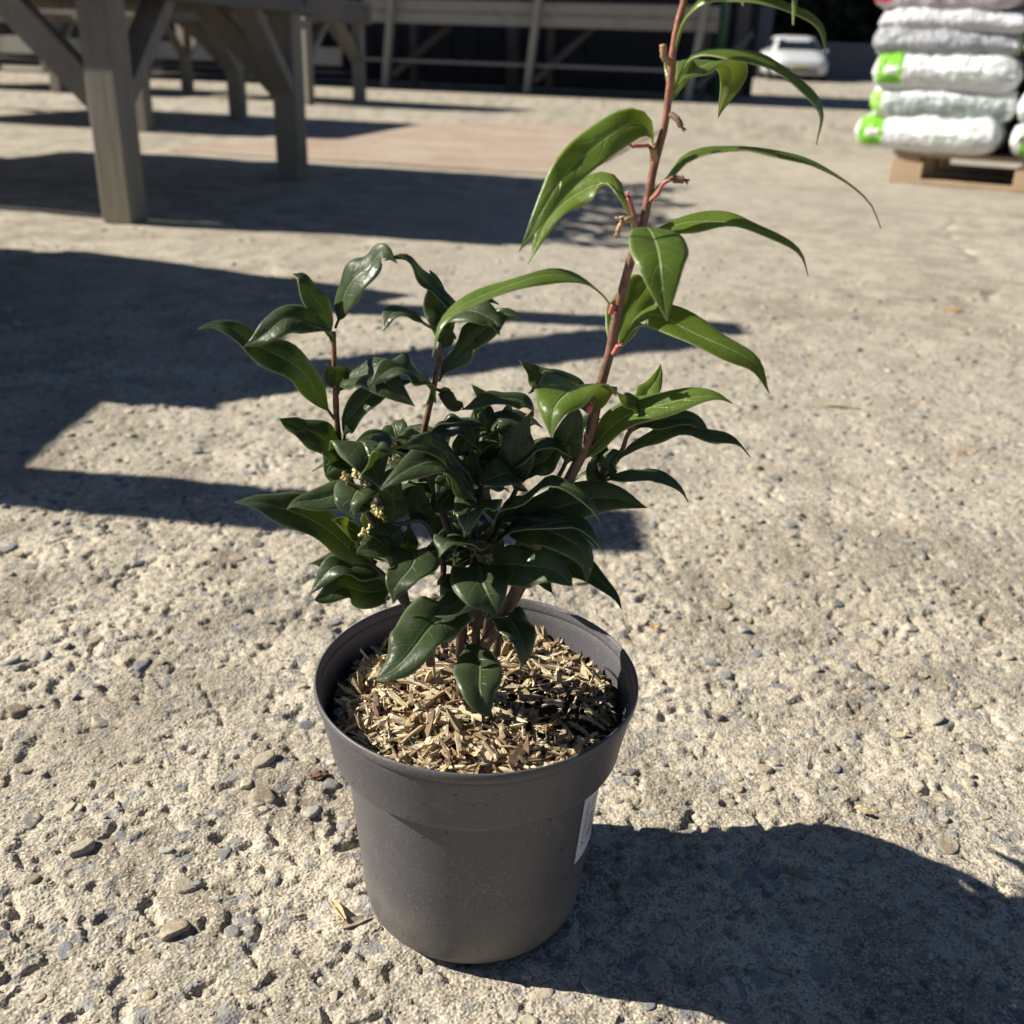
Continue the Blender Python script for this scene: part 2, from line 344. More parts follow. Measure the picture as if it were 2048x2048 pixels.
# worn red brick paving let into the yard
g = N('worn_brick'); P = g.n('NewGeometry').outputs['Position']; mp = g.n('Mapping'); mp.inputs['Rotation'].default_value = (0, 0, R(33)); g.l(P, mp.inputs[0])
bt = g.n('TexBrick', Scale=4.6); bt.inputs['Color1'].default_value = (.30, .175, .12, 1); bt.inputs['Color2'].default_value = (.36, .225, .16, 1); bt.inputs['Mortar'].default_value = (.22, .165, .125, 1); bt.inputs['Mortar Size'].default_value = .03
g.l(mp.outputs[0], bt.inputs[0]); n = g.noise(P, 2.2, 5, .65)
g.col(g.mix(g.ramp(n, [(.38, (.25,)*3), (.66, (.9,)*3)]), bt.outputs[0], (.40, .34, .265))).rough(.9); g.bump(bt.outputs['Fac'], -.4, .004)
bp = [(-1.72, 5.25), (-.6, 4.98), (.16, 4.78), (.42, 5.6), (.98, 7.95), (.2, 8.15), (-.9, 7.7), (-1.38, 6.6)]
tag(MB().add([(x, y, .0085) for x, y in bp]+[(x, y, -.05) for x, y in bp], [tuple(range(8))]+[(k, k+8, (k+1) % 8+8, (k+1) % 8) for k in range(8)]).build('brick_paving', g.m), 'faded red brick paving between the tables', kind='structure')

# ------------------------------------------------------------------ the plant pot
g = N('grey_plastic'); P = g.coord('Object'); sc = g.noise(P, 620, 3, .75); sm = g.noise(P, 22, 5, .65); st = g.noise(P, 240, 2, .5)
sp3 = g.n('SeparateXYZ'); g.l(P, sp3.inputs[0])
c = g.mix(sm, (.070, .067, .073), (.098, .094, .101))
dusty = g.math('MULTIPLY', g.ramp(sc, [(.56, (0, 0, 0)), (.66, (.9,)*3)]), g.ramp(sm, [(.35, (.1,)*3), (.65, (1, 1, 1))]))
c = g.mix(dusty, c, (.21, .20, .19))
c = g.mix(g.ramp(st, [(.70, (0, 0, 0)), (.74, (.9,)*3)]), c, (.014, .013, .012))
low = g.math('MULTIPLY', g.ramp(sp3.outputs[2], [(.004, (1, 1, 1)), (.05, (0, 0, 0))]), g.ramp(sm, [(.4, (.1,)*3), (.6, (.8,)*3)]))
c = g.mix(low, c, (.19, .165, .13))                                            # mud splashed up from the yard
scr = g.coord('Object', (70, 70, 900)); sn = g.noise(scr, 1.0, 2, .6); c = g.mix(g.math('MULTIPLY', g.ramp(sn, [(.66, (0, 0, 0)), (.72, (.7,)*3)]), g.ramp(sm, [(.48, (0, 0, 0)), (.62, (1, 1, 1))])), c, (.19, .185, .18))
sp_ = g.noise(P, 46, 5, .75); c = g.mix(g.ramp(sp_, [(.60, (0, 0, 0)), (.74, (.55,)*3)]), c, (.17, .155, .135))
band = g.ramp(g.math('ABSOLUTE', g.math('SUBTRACT', sp3.outputs[2], .1195)), [(.0, (1, 1, 1)), (.004, (0, 0, 0))])
c = g.mix(g.math('MULTIPLY', band, g.ramp(sm, [(.45, (0, 0, 0)), (.6, (.6,)*3)])), c, (.20, .19, .175))
g.col(c).rough(g.math('ADD', g.math('MULTIPLY', sm, .2), .36)); g.b.inputs['Specular IOR Level'].default_value = .4
g.bump(g.math('ADD', sc, g.math('MULTIPLY', sm, .6)), .08, .002); M['pot'] = g.m
pot = tag(empty('plant_pot', (POT.x, POT.y, .002)), 'dark grey round plastic plant pot with a wide rim band, standing on the concrete', 'pot')
H = .1643
outer = [(.0, .004), (.055, .004), (.058, .0), (.0625, .0), (.0655, .0012), (.0676, .004), (.0690, .009), (.0700, .016), (.0715, .035), (.0738, .062), (.0757, .085), (.0776, .108), (.0783, .1165), (.0788, .1180), (.0805, .1188), (.0845, .1196), (.0862, .1206), (.0870, .1225), (.0874, .127)]+[(.0874+.0060*t, .127+.0302*t) for t in (.1, .2, .3, .4, .5, .6, .7, .8, .9, 1.0)]
inner = [(.0912, .1572), (.0902, .152), (.0877, .138), (.0852, .124), (.0765, .1165), (.072, .06), (.066, .012), (.0, .010)]
v, f = lathe(outer+[(.0923, .1588)]+inner, 200)
o = link('body', mesh('body', v, f, M['pot'], True), pot)
v, f = lathe([(.0936, .1574), (.0944, .1582), (.0949, .1602), (.0950, .1618), (.0947, .1634), (.0940, H), (.0932, .1638), (.0927, .1625), (.0921, .160), (.0914, .1574), (.0925, .1566), (.0936, .1574)], 128)
link('rim', mesh('rim', v, f, M['pot'], True), pot)
g = N('barcode_print'); uv = g.n('UVMap').outputs[0]; sp2 = g.n('SeparateXYZ'); g.l(uv, sp2.inputs[0])
mp = g.n('Mapping'); mp.inputs['Scale'].default_value = (0, 24, 1); g.l(uv, mp.inputs[0])
w = g.n('TexNoise', Scale=1.0, Detail=1.0); g.l(mp.outputs[0], w.inputs[0]); bars = g.ramp(w.outputs[0], [(.50, (0, 0, 0)), (.51, (1, 1, 1))], 'CONSTANT')
mask = g.math('MULTIPLY', g.math('MULTIPLY', g.math('GREATER_THAN', sp2.outputs[1], .16), g.math('LESS_THAN', sp2.outputs[1], .80)), g.math('MULTIPLY', g.math('GREATER_THAN', sp2.outputs[0], .17), g.math('LESS_THAN', sp2.outputs[0], .9)))
dg = g.n('TexNoise', Scale=60.0, Detail=0.0); g.l(uv, dg.inputs[0])
digits = g.math('MULTIPLY', g.math('MULTIPLY', g.math('GREATER_THAN', dg.outputs[0], .56), g.math('LESS_THAN', g.math('ABSOLUTE', g.math('SUBTRACT', sp2.outputs[0], .10)), .04)), g.math('MULTIPLY', g.math('GREATER_THAN', sp2.outputs[1], .16), g.math('LESS_THAN', sp2.outputs[1], .80)))
g.col(g.mix(g.math('MAXIMUM', g.math('MULTIPLY', mask, bars), digits), (.62, .62, .63), (.03, .03, .035))).rough(.35)
def pot_r(z): return float(np.interp(z, [p[1] for p in outer[6:15]], [p[0] for p in outer[6:15]]))
v = []; f = []; uvs = []; nu, nz = 14, 8
for layer in (0, 1):
    for a in range(nu+1):
        for b in range(nz+1):
            z = .058+.055*b/nz; an = R(-34+52*a/nu); r = pot_r(z)+(.0007 if layer == 0 else .0002); v.append((r*math.cos(an), r*math.sin(an), z)); uvs.append((a/nu, b/nz))
K = (nu+1)*(nz+1)
for a in range(nu):
    for b in range(nz):
        i = a*(nz+1)+b; f.append((i, i+nz+1, i+nz+2, i+1)); f.append((i+K+1, i+K+nz+2, i+K+nz+1, i+K))
me = mesh('sticker', v, f, g.m, True); ul = me.uv_layers.new(name='UVMap')
for lp in me.loops: ul.data[lp.index].uv = uvs[lp.vertex_index]
tag(link('barcode_sticker', me, pot), 'white barcode sticker on the shaded side of the pot')

# ------------------------------------------------------------------ mulch in the pot
def mulch_z(x, y):
    r = np.hypot(x, y); return H-.0215+.0085*np.exp(-(r/.06)**2)-.004*sstep(.06, .09, r)+.007*(vnoise(x/.03+3, y/.03+9, 3)-.5)+.003*(vnoise(x/.009, y/.009, 4)-.5)-.006*np.exp(-(((x-.045)/.03)**2+((y+.02)/.03)**2))
mul = tag(empty('mulch', (POT.x, POT.y, H-.03)), 'straw coloured chopped wood mulch filling the grey pot', 'mulch')
def soil_mat():
    g = N('potting_soil'); P = g.coord('Object'); n = g.noise(P, 260, 5, .7); g.col(g.ramp(n, [(.3, (.012, .009, .006)), (.55, (.045, .032, .022)), (.75, (.12, .085, .05))])).rough(.95); g.bump(n, .8, .003); return g.m
v = []; f = []; nr_, na = 44, 120
for i in range(nr_+1):
    for k in range(na):
        r = .0862*i/nr_; a = 2*math.pi*k/na; x, y = r*math.cos(a), r*math.sin(a); v.append((x, y, float(mulch_z(np.array(x), np.array(y)))-(H-.03)-.001))
for i in range(nr_):
    for k in range(na): f.append((i*na+k, (i+1)*na+k, (i+1)*na+(k+1) % na, i*na+(k+1) % na))
link('soil', mesh('soil', v, f, soil_mat(), True), mul)
def chip_mat(island):
    g = N('wood_chip'); rnd = g.n('NewGeometry').outputs['Random Per Island'] if island else g.n('ObjectInfo').outputs['Random']
    c = g.ramp(rnd, [(0, (.64, .53, .33)), (.18, (.50, .38, .22)), (.32, (.70, .61, .42)), (.48, (.40, .29, .17)), (.58, (.25, .17, .10)), (.66, (.74, .65, .48)), (.82, (.17, .11, .07)), (.88, (.60, .49, .24)), (.95, (.10, .065, .04))], 'CONSTANT')
    mp = g.n('Mapping'); mp.inputs['Scale'].default_value = (60, 900, 900); g.l(g.n('TexCoord').outputs['Object'], mp.inputs[0]); n = g.noise(mp.outputs[0], 1.0, 4, .65)
    c = g.mix(g.ramp(n, [(.35, (.75,)*3), (.6, (0, 0, 0))]), c, (.17, .105, .05)); dn_ = g.noise(g.n('NewGeometry').outputs['Position'], 75, 4, .7); c = g.mix(g.ramp(dn_, [(.53, (0, 0, 0)), (.72, (.7,)*3)]), c, (.12, .08, .045)); g.col(c).rough(.75); g.bump(n, .35, .001); return g.m
def chip_shape(seed):
    r = random.Random(seed); L = r.choice([r.uniform(.005, .012), r.uniform(.011, .020), r.uniform(.017, .034)]); w = r.choice([r.uniform(.0004, .0009), r.uniform(.0006, .0012), r.uniform(.0008, .0014), r.uniform(.0013, .0023)]); t = r.uniform(.0005, .0012); bend = r.uniform(-.07, .07); v = []
    for k in range(5):
        x = (k/4-.5)*L; tw = 1 if 0 < k < 4 else r.uniform(.35, 1.0); j = r.uniform(.85, 1.15)
        for sy, sz in ((-1, -1), (1, -1), (1, 1), (-1, 1)): v.append((x+(r.uniform(-.0018, .0018) if k in (0, 4) else 0), sy*w*tw*j*r.uniform(.8, 1.15), sz*t*r.uniform(.7, 1.2)+bend*x*x/L*4+r.uniform(-.0002, .0002)))
    f = [(0, 3, 2, 1), (16, 17, 18, 19)]
    for k in range(4):
        for q in range(4): f.append((k*4+q, k*4+(q+1) % 4, k*4+4+(q+1) % 4, k*4+4+q))
    return np.array(v), f
cm1, cm2 = chip_mat(False), chip_mat(True)
shapes = [chip_shape(300+k) for k in range(40)]; cmesh = [mesh('wood_chip', V, F, cm1) for V, F in shapes]
rr = random.Random(21); v_all = []; f_all = []; nv = 0; chips = []
for k in range(2100):
    r = .0855*math.sqrt(rr.random()); a = rr.uniform(0, 2*math.pi); x, y = r*math.cos(a), r*math.sin(a)
    bare = math.exp(-(((x-.055)/.036)**2+((y+.012)/.036)**2))
    if rr.random() < bare*.95: continue
    lay = k/2100; big_ = .6+.65*rr.random()
    chips.append((x, y, float(mulch_z(np.array(x), np.array(y)))+.0005+lay*.0045+rr.uniform(0, .0015), rr.uniform(0, 6.28), rr.gauss(0, .22), rr.gauss(0, .2)+(rr.choice([0, 0, 0, 0, 0, 0, .9])), big_))
chips.sort(key=lambda c: -c[2]*1.0+c[1]*.05)
for k, (x, y, z, a, b, c_, s) in enumerate(chips):
    lim = .0868-.0125*s*abs(math.cos(a-math.atan2(y, x)))-.001; r = math.hypot(x, y)
    if r > lim: x *= lim/r; y *= lim/r
    Rm = Matrix.Rotation(a, 3, 'Z') @ Matrix.Rotation(b, 3, 'X') @ Matrix.Rotation(c_, 3, 'Y')
    if k < 300:
        o = link('wood_chip', cmesh[k % 40], mul); o.location = (x, y, z-(H-.03)); o.rotation_euler = Rm.to_euler(); o.scale = (s,)*3
    else:
        V, F = shapes[k % 40]; v_all.append((V*s) @ np.array(Rm).T+np.array((x, y, z-(H-.03)))); f_all += [[j+nv for j in q] for q in F]; nv += len(V)
for k in range(900):
    r = .087*math.sqrt(rr.random()); a = rr.uniform(0, 2*math.pi); x, y = r*math.cos(a), r*math.sin(a); z = float(mulch_z(np.array(x), np.array(y)))-(H-.03)+.002+rr.random()*.0035
    L_ = rr.uniform(.004, .016); w_ = rr.uniform(.00015, .0004); d = rr.uniform(0, 6.28); dx, dy, dz = math.cos(d)*L_/2, math.sin(d)*L_/2, rr.gauss(0, .22)*L_
    if math.hypot(x, y)+L_/2 > .0862: continue
    nx_, ny_ = -math.sin(d)*w_, math.cos(d)*w_; bx_, by_, bz_ = rr.gauss(0, .0007), rr.gauss(0, .0007), rr.uniform(0, .0012)
    V = [(x-dx, y-dy, z-dz), (x-dx, y-dy, z-dz+w_), (x+nx_+bx_, y+ny_+by_, z+bz_), (x-nx_+bx_, y-ny_+by_, z+bz_), (x+bx_, y+by_, z+bz_+2*w_), (x+dx, y+dy, z+dz), (x+dx, y+dy, z+dz+w_)]
    v_all.append(np.array(V)); f_all += [[j+nv for j in q] for q in ((0, 3, 4, 1), (0, 1, 4, 2), (3, 5, 6, 4), (2, 4, 6, 5), (0, 2, 5, 3))]; nv += 7
tag(link('wood_chips', mesh('wood_chips', np.concatenate(v_all), f_all, cm2), mul), kind='stuff')

# ------------------------------------------------------------------ the shrub (millimetres, measured from the foot of the pot)
LEAVES = [
 ([(77,0,458),(74,-5,468),(66,-10,471),(37,-30,452),(17,-45,419)],25,-50,-143,1),
 ([(70,0,430),(66,0,437),(55,10,442),(39,10,435),(20,-10,407)],24,-25,-169,1),
 ([(84,0,483),(87,0,493),(91,-5,501),(110,-15,501),(135,-20,493),(149,-20,478),(150,-20,465)],25,13,-17,1),
 ([(84,0,484),(89,5,491),(101,25,496),(117,45,497),(120,55,489),(118,58,471)],27,0,60,1),
 ([(85,3,486),(87,15,495),(94,35,498),(100,50,495)],20,0,72,1),
 ([(86,0,511),(88,0,517),(95,-5,524),(111,-10,525),(130,-15,521),(143,-15,514),(148,-15,503)],26,14,-14,1),
 ([(86,0,531),(97,-10,539),(117,-25,535),(128,-30,525),(130,-30,515)],23,0,-34,1),
 ([(86,0,534),(96,10,542),(110,20,536),(116,20,522)],20,0,34,1),
 ([(86,0,534),(75,-10,542),(56,-20,537),(44,-25,526)],22,-20,-149,1),
 ([(78,0,438),(87,0,447),(94,0,455),(108,0,460),(123,0,462),(137,-2,460),(152,-5,455),(172,-8,447),(182,-10,440),(188,-10,430)],25,5,-5,1),
 ([(78,5,416),(94,8,424),(108,5,427),(122,0,428),(136,-5,424),(150,-8,416),(156,-10,406)],27,17,-11,1),
 ([(75,0,424),(77,-15,425),(77,-40,423),(79,-60,415),(81,-70,396)],31,0,-88,1),
 ([(64,0,384),(58,-5,393),(48,-10,399),(32,-15,402),(8,-25,397),(-10,-30,390),(-20,-35,381),(-24,-40,366)],21,-12,-156,1),
 ([(67,3,365),(71,15,372),(78,30,383),(85,40,388),(94,50,379)],32,25,60,1),
 ([(66,0,360),(71,0,368),(76,0,377),(86,-3,381),(100,-10,378),(120,-20,370),(134,-25,363),(142,-30,352)],28,30,-22,1),
 ([(55,-3,334),(50,-20,348),(41,-40,352),(36,-55,347),(35,-60,335)],46,0,-105,1),
 ([(45,10,333),(34,10,340),(25,10,347),(18,10,353)],23,-55,180,0),
 ([(53,10,334),(42,10,343),(30,0,344),(24,-5,340)],24,-20,-153,0),
 ([(46,0,303),(46,-3,315),(47,-5,327),(46,-5,336)],23,0,80,0),
 ([(84,5,332),(90,15,340),(94,25,348)],19,0,80,1),
 ([(84,0,329),(74,-5,338),(67,-8,343)],16,-40,-155,1),
 ([(59,0,310),(66,0,319),(84,-5,332),(104,-10,342),(119,-12,343),(128,-13,340)],28,38,-11,1),
 ([(77,3,319),(86,0,323),(96,0,327),(107,-3,328),(116,-5,324),(120,-7,318)],19,22,-13,0),
 ([(74,0,304),(86,-3,316),(101,-6,322),(117,-8,322),(131,-10,318),(141,-10,310)],22,18,-8,0),
 ([(65,3,288),(74,0,293),(84,0,295),(97,0,293),(107,-3,289),(111,-5,282)],18,14,-10,0),
 ([(64,10,284),(63,10,294),(67,13,308)],17,0,80,0),
 ([(66,5,287),(68,3,297),(73,0,309)],16,0,60,0),
 ([(22,0,269),(38,-5,276),(55,-10,282),(74,-13,285),(88,-15,283)],34,45,-13,0),
 ([(4,-5,251),(12,-15,274),(22,-25,290),(34,-30,299),(49,-35,299),(58,-40,293),(62,-40,284)],27,12,-31,0),
 ([(4,-10,252),(17,-20,267),(34,-30,278),(49,-35,280),(58,-40,277),(65,-40,269)],24,8,-26,0),
 ([(26,-10,269),(41,-15,272),(53,-20,271),(64,-25,261)],24,22,-22,0),
 ([(24,-15,265),(38,-30,273),(50,-40,271),(55,-45,264),(57,-50,254)],31,28,-47,0),
 ([(31,0,247),(44,0,242),(52,-5,243),(63,-15,240),(74,-25,235),(77,-30,229)],24,35,-33,0),
 ([(2,-20,240),(13,-30,252),(27,-40,258),(40,-50,260),(48,-55,255)],34,42,-37,2),
 ([(28,5,228),(37,0,228),(41,-5,223)],13,0,-60,0),
 ([(-2,-20,251),(2,-40,252),(5,-55,252),(11,-65,239)],36,0,-82,0),
 ([(-9,-25,240),(-6,-43,243),(-10,-55,241),(-20,-60,238)],29,0,-120,2),
 ([(2,-20,258),(-7,-35,268),(-15,-50,274),(-19,-60,271)],34,5,-140,0),
 ([(0,-20,283),(-3,-40,291),(-4,-50,288),(-7,-53,280)],28,0,-100,0),
 ([(10,10,299),(9,10,313),(15,13,330)],22,0,85,0),
 ([(17,-5,290),(19,-8,310),(25,-5,330)],28,0,85,0),
 ([(22,0,288),(31,-2,300),(46,-3,313)],24,62,-7,0),
 ([(49,15,300),(56,20,314),(67,25,317)],18,35,29,0),
 ([(65,10,294),(63,10,308),(59,12,317)],16,0,80,0),
 ([(-25,0,339),(-21,0,337),(-15,0,331),(-9,0,328)],13,42,0,0),
 ([(27,5,326),(16,3,334),(8,0,335),(-2,-3,332),(-12,-5,330)],19,-22,-166,0),
 ([(-11,0,302),(-7,0,314),(-4,5,327)],18,0,85,0),
 ([(0,10,318),(2,10,323),(-2,10,334),(-6,10,338)],13,-30,180,0),
 ([(-1,8,326),(2,6,320),(3,4,309)],12,0,-60,0),
 ([(-24,-5,315),(-15,-10,320),(-7,-15,320),(-2,-20,315)],20,32,-34,0),
 ([(-4,5,298),(2,3,303),(11,0,311)],14,-25,-18,0),
 ([(-3,-10,293),(-4,-10,302),(-5,-10,311)],12,0,85,0),
 ([(22,-10,291),(11,-20,300),(1,-30,298)],22,-32,-136,0),
 ([(-3,-20,282),(-8,-25,296),(-16,-30,310),(-26,-38,323),(-38,-45,322)],35,-42,-144,0),
 ([(-3,-25,285),(-10,-32,300),(-21,-40,313),(-34,-50,312),(-47,-55,305)],33,-28,-146,0),
 ([(-44,-25,272),(-45,-25,284),(-43,-20,297)],18,0,-85,0),
 ([(-29,-15,270),(-32,-15,280),(-34,-12,291)],15,0,-85,0),
 ([(-73,-5,299),(-65,-15,313),(-56,-30,313),(-50,-40,298)],36,0,-65,0),
 ([(-52,-25,289),(-55,-30,300),(-54,-35,312),(-48,-40,320),(-38,-40,318)],18,22,-47,0),
 ([(-81,5,300),(-80,3,290),(-78,0,279)],15,0,-80,0),
 ([(-67,-10,297),(-73,-15,299),(-81,-20,297)],12,-25,-144,0),
 ([(-53,-10,235),(-68,-15,250),(-84,-20,266),(-101,-25,278),(-115,-28,284),(-127,-30,283)],33,-38,-165,0),
 ([(-62,-20,282),(-71,-25,287),(-81,-30,288),(-90,-35,287),(-97,-40,284)],29,-32,-150,0),
 ([(-55,-20,289),(-59,-30,293),(-64,-45,293),(-60,-50,284)],26,0,-115,0),
 ([(-66,-15,258),(-71,-20,268),(-77,-25,273)],15,-50,-138,1),
 ([(-38,-20,257),(-48,-30,267),(-56,-38,273)],20,-62,-135,0),
 ([(-46,-30,263),(-52,-40,265),(-60,-48,265)],16,-42,-128,2),
 ([(-53,-10,230),(-66,-15,241),(-78,-25,244),(-89,-30,232)],28,-12,-151,0),
 ([(-54,-10,223),(-66,-20,229),(-76,-28,233),(-86,-35,231)],29,-42,-142,2),
 ([(-31,-25,256),(-34,-45,258),(-38,-55,253),(-42,-60,243)],30,0,-108,0),
 ([(-11,-40,229),(-20,-60,233),(-28,-75,229),(-37,-85,223),(-46,-90,218)],35,-14,-128,2),
 ([(2,-30,193),(2,-50,195),(5,-65,193),(9,-70,185)],31,0,-80,2),
 ([(14,-20,216),(22,-30,214),(26,-40,209),(24,-45,197)],26,0,-55,0),
 ([(-76,0,369),(-70,0,385),(-60,-3,400),(-50,-6,409),(-42,-10,404)],31,52,-16,0),
 ([(-16,0,380),(-24,0,390),(-33,0,398),(-40,-2,405),(-49,-3,405)],20,-18,-175,0),
 ([(-80,0,371),(-84,0,382),(-90,0,392),(-97,0,396)],19,-38,180,0),
 ([(-76,0,362),(-79,-5,370),(-85,-10,374),(-94,-18,377),(-105,-25,373),(-115,-30,365)],27,-28,-142,0),
 ([(-78,0,320),(-83,-3,330),(-97,-10,352),(-114,-16,365),(-127,-20,372),(-134,-20,373),(-139,-22,372)],29,-46,-160,0),
 ([(-76,0,334),(-75,-2,342),(-76,-6,349),(-78,-10,353)],15,0,-85,0),
 ([(-76,0,336),(-68,-10,346),(-55,-20,351),(-43,-30,348),(-33,-35,340)],29,34,-39,0),
 ([(-74,0,307),(-70,-3,321),(-60,-8,334),(-47,-12,343),(-35,-15,347)],31,46,-21,0),
 ([(-29,0,330),(-27,-5,339),(-33,-15,350),(-44,-25,357),(-54,-32,348)],29,-28,-128,0),
 ([(-74,-5,297),(-78,-7,306),(-87,-12,316),(-97,-16,322),(-104,-18,325)],28,-46,-157,2),
 ([(-23,0,343),(-18,-3,353),(-6,-8,366),(5,-12,378),(10,-14,382),(18,-16,380)],27,50,-21,0),
 ([(-22,5,367),(-23,10,378),(-26,13,388),(-29,13,397)],22,0,95,0),
 ([(-22,0,364),(-27,-5,373),(-36,-10,379),(-44,-15,381),(-49,-20,374)],23,-14,-143,0),
 ([(-21,0,368),(-16,-8,377),(-4,-18,384),(6,-25,381),(9,-30,375)],27,26,-45,0),
 ([(-21,3,370),(-12,5,379),(-3,6,385),(6,6,383)],17,14,6,0),
 ([(-21,0,361),(-19,-5,367),(-20,-12,372)],12,0,-80,0),
 ([(-26,-6,306),(-32,-19,320),(-38,-31,323),(-42,-39,323)],21,-13,234,0),
 ([(-56,-5,281),(-44,1,294),(-34,7,293),(-27,10,286)],22,0,25,0),
 ([(7,10,230),(-10,0,242),(-23,-8,243),(-33,-14,244)],28,-3,208,0),
 ([(-48,31,294),(-54,43,301),(-59,53,296),(-63,60,289)],26,-7,111,0),
 ([(-3,0,312),(11,7,321),(24,12,319),(33,16,314)],24,16,21,0),
 ([(-14,25,281),(-10,12,298),(-7,1,302),(-4,-7,301)],25,29,286,0),
 ([(17,-4,295),(29,-6,311),(40,-8,312),(48,-9,308)],22,12,353,0),
 ([(-59,19,249),(-55,-1,270),(-51,-18,276),(-49,-30,279)],27,17,275,0),
 ([(0,37,263),(8,24,283),(15,13,288),(20,4,287)],21,22,302,0),
 ([(9,4,229),(15,-9,250),(20,-20,256),(24,-29,256)],21,11,296,0),
 ([(-46,28,295),(-35,33,301),(-26,37,298),(-20,39,295)],21,29,21,0),
 ([(-57,34,263),(-72,28,285),(-86,23,288),(-96,20,281)],23,-9,198,0),
 ([(-22,-2,241),(-11,-6,251),(-1,-9,251),(6,-11,250)],23,12,345,0),
 ([(1,11,291),(14,11,303),(26,12,303),(34,12,299)],26,21,1,0),
 ([(-5,-7,268),(-12,-25,294),(-18,-40,301),(-21,-51,299)],28,-26,243,0),
 ([(-20,22,274),(-12,29,277),(-5,35,272),(1,39,269)],20,-3,37,0),
 ([(-24,-2,313),(-14,-2,321),(-5,-2,320),(2,-2,318)],20,29,0,0),
 ([(4,7,302),(3,22,303),(3,34,296),(3,43,291)],27,-35,91,0),
 ([(-11,-5,278),(0,2,284),(9,9,280),(16,13,276)],24,-3,31,0),
 ([(-59,-3,234),(-73,-6,241),(-85,-8,239),(-94,-10,238)],25,-34,190,0),
 ([(32,8,255),(31,21,263),(31,32,258),(31,40,249)],25,-25,94,0),
 ([(-29,39,282),(-21,21,308),(-14,6,316),(-9,-5,313)],28,23,292,0),
 ([(-36,-9,276),(-43,0,279),(-49,8,274),(-54,13,269)],22,-21,128,0),
 ([(43,39,264),(59,32,281),(74,25,284),(85,20,282)],23,0,337,0),
 ([(-43,35,285),(-54,22,303),(-63,10,307),(-69,2,305)],26,-26,225,0),
 ([(-56,29,245),(-40,19,264),(-26,11,268),(-17,5,267)],22,26,328,0),
 ([(-26,10,243),(-12,7,262),(-1,5,265),(8,3,259)],27,-2,350,0),
 ([(-50,30,291),(-40,23,308),(-31,17,310),(-25,13,307)],27,20,326,0),
 ([(-22,-9,274),(-11,6,285),(-1,19,281),(7,28,271)],25,32,47,0),
 ([(-14,1,241),(-8,-11,256),(-3,-22,260),(1,-29,261)],23,16,297,0),
 ([(-36,36,266),(-28,46,273),(-20,55,268),(-15,62,262)],26,31,47,0),
 ([(-16,17,229),(-32,16,234),(-45,16,231),(-55,16,230)],25,2,181,0),
 ([(-63,14,239),(-57,30,247),(-51,43,241),(-47,53,231)],24,13,62,0),
 ([(-2,18,241),(8,26,246),(17,33,241),(23,39,237)],24,13,38,0),
 ([(-1,12,246),(12,3,264),(24,-4,268),(32,-10,266)],25,21,328,0),
 ([(-14,37,255),(-32,40,274),(-47,42,274),(-57,43,265)],29,-2,172,0),
 ([(10,10,215),(5,40,232),(0,78,204)],26,0,90,0),
 ([(25,15,225),(35,50,240),(45,86,214)],26,0,90,0),
 ([(-15,10,235),(-25,45,250),(-30,82,224)],26,0,90,0),
]
STEMS = [
 ([(-10,-10,161),(1,-10,184),(16,-6,212),(29,-3,246),(46,0,287),(56,0,313),(61,0,344),(65,0,365),(66,0,378),(72,0,411),(76,0,426),(79,0,454),(82,0,469),(83,0,486),(83,0,499),(84,0,513),(86,0,523),(86,0,534),(87,0,542)],3.9,1.5,0),
 ([(-27,-5,185),(-39,-5,208),(-44,-5,226),(-55,-5,256),(-70,-3,285),(-74,0,298),(-76,0,306),(-77,0,320),(-77,0,334),(-77,0,354),(-77,0,367)],2.6,1.3,1),
 ([(-10,0,188),(-10,0,228),(-12,0,241),(-22,0,272),(-30,0,299),(-31,0,314),(-29,0,324),(-25,0,343),(-22,0,362),(-21,0,371)],2.7,1.3,1),
 ([(11,8,185),(25,8,219),(40,8,241),(53,8,267),(65,5,288),(74,3,304),(78,2,318),(83,1,322)],2.2,1.2,1),
 ([(-28,-12,200),(-41,-12,217),(-52,-12,234),(-64,-13,245),(-70,-15,252)],2.2,1.2,1),
 ([(-18,-20,207),(-19,-20,238),(-19,-20,247),(-30,-20,272),(-45,-23,271),(-55,-25,292),(-63,-30,301)],2.0,1.0,1),
 ([(-8,-15,209),(-3,-18,244),(-2,-20,273),(0,-10,294),(-6,-4,308),(0,8,319)],2.3,1.1,1),
 ([(-1,-8,200),(3,-8,236),(6,-8,253),(13,-6,272),(20,-2,288),(21,4,306),(24,6,324)],2.3,1.1,1),
 ([(4,15,189),(19,15,237),(31,13,265),(42,11,287),(46,6,301),(47,10,328)],2.0,1.0,1),
]
STALKS = [
 ('pink',[(78,-3,457),(75,-6,462),(72,-8,462),(67,-10,462)],1.0),
 ('pink',[(78,-3,437),(81,-7,441),(83,-9,446),(87,-10,448)],1.0),
 ('brown',[(87,-10,448),(92,-11,448)],1.9),
 ('pink',[(72,-4,425),(70,-7,432),(67,-9,439)],1.1),
 ('tan',[(72,-4,426),(68,-8,429),(64,-10,426),(63,-10,423)],1.3),
 ('tan',[(71,-4,427),(66,-7,429),(64,-9,429)],1.2),
 ('brown',[(84,-3,476),(87,-6,474),(89,-7,471)],1.5),
 ('stub',[(82,0,498),(79,-3,500),(78,-4,505)],1.7),
 ('tan',[(79,-3,456),(77,-6,459),(77,-7,461)],2.0),
 ('pink',[(63,-3,382),(64,-5,387)],1.5),
 ('pink',[(66,-3,361),(68,-5,366)],1.6),
 ('pink',[(55,-4,330),(56,-6,335)],1.8),
 ('bark',[(58,0,309),(62,1,313),(66,1,319)],1.5),
]
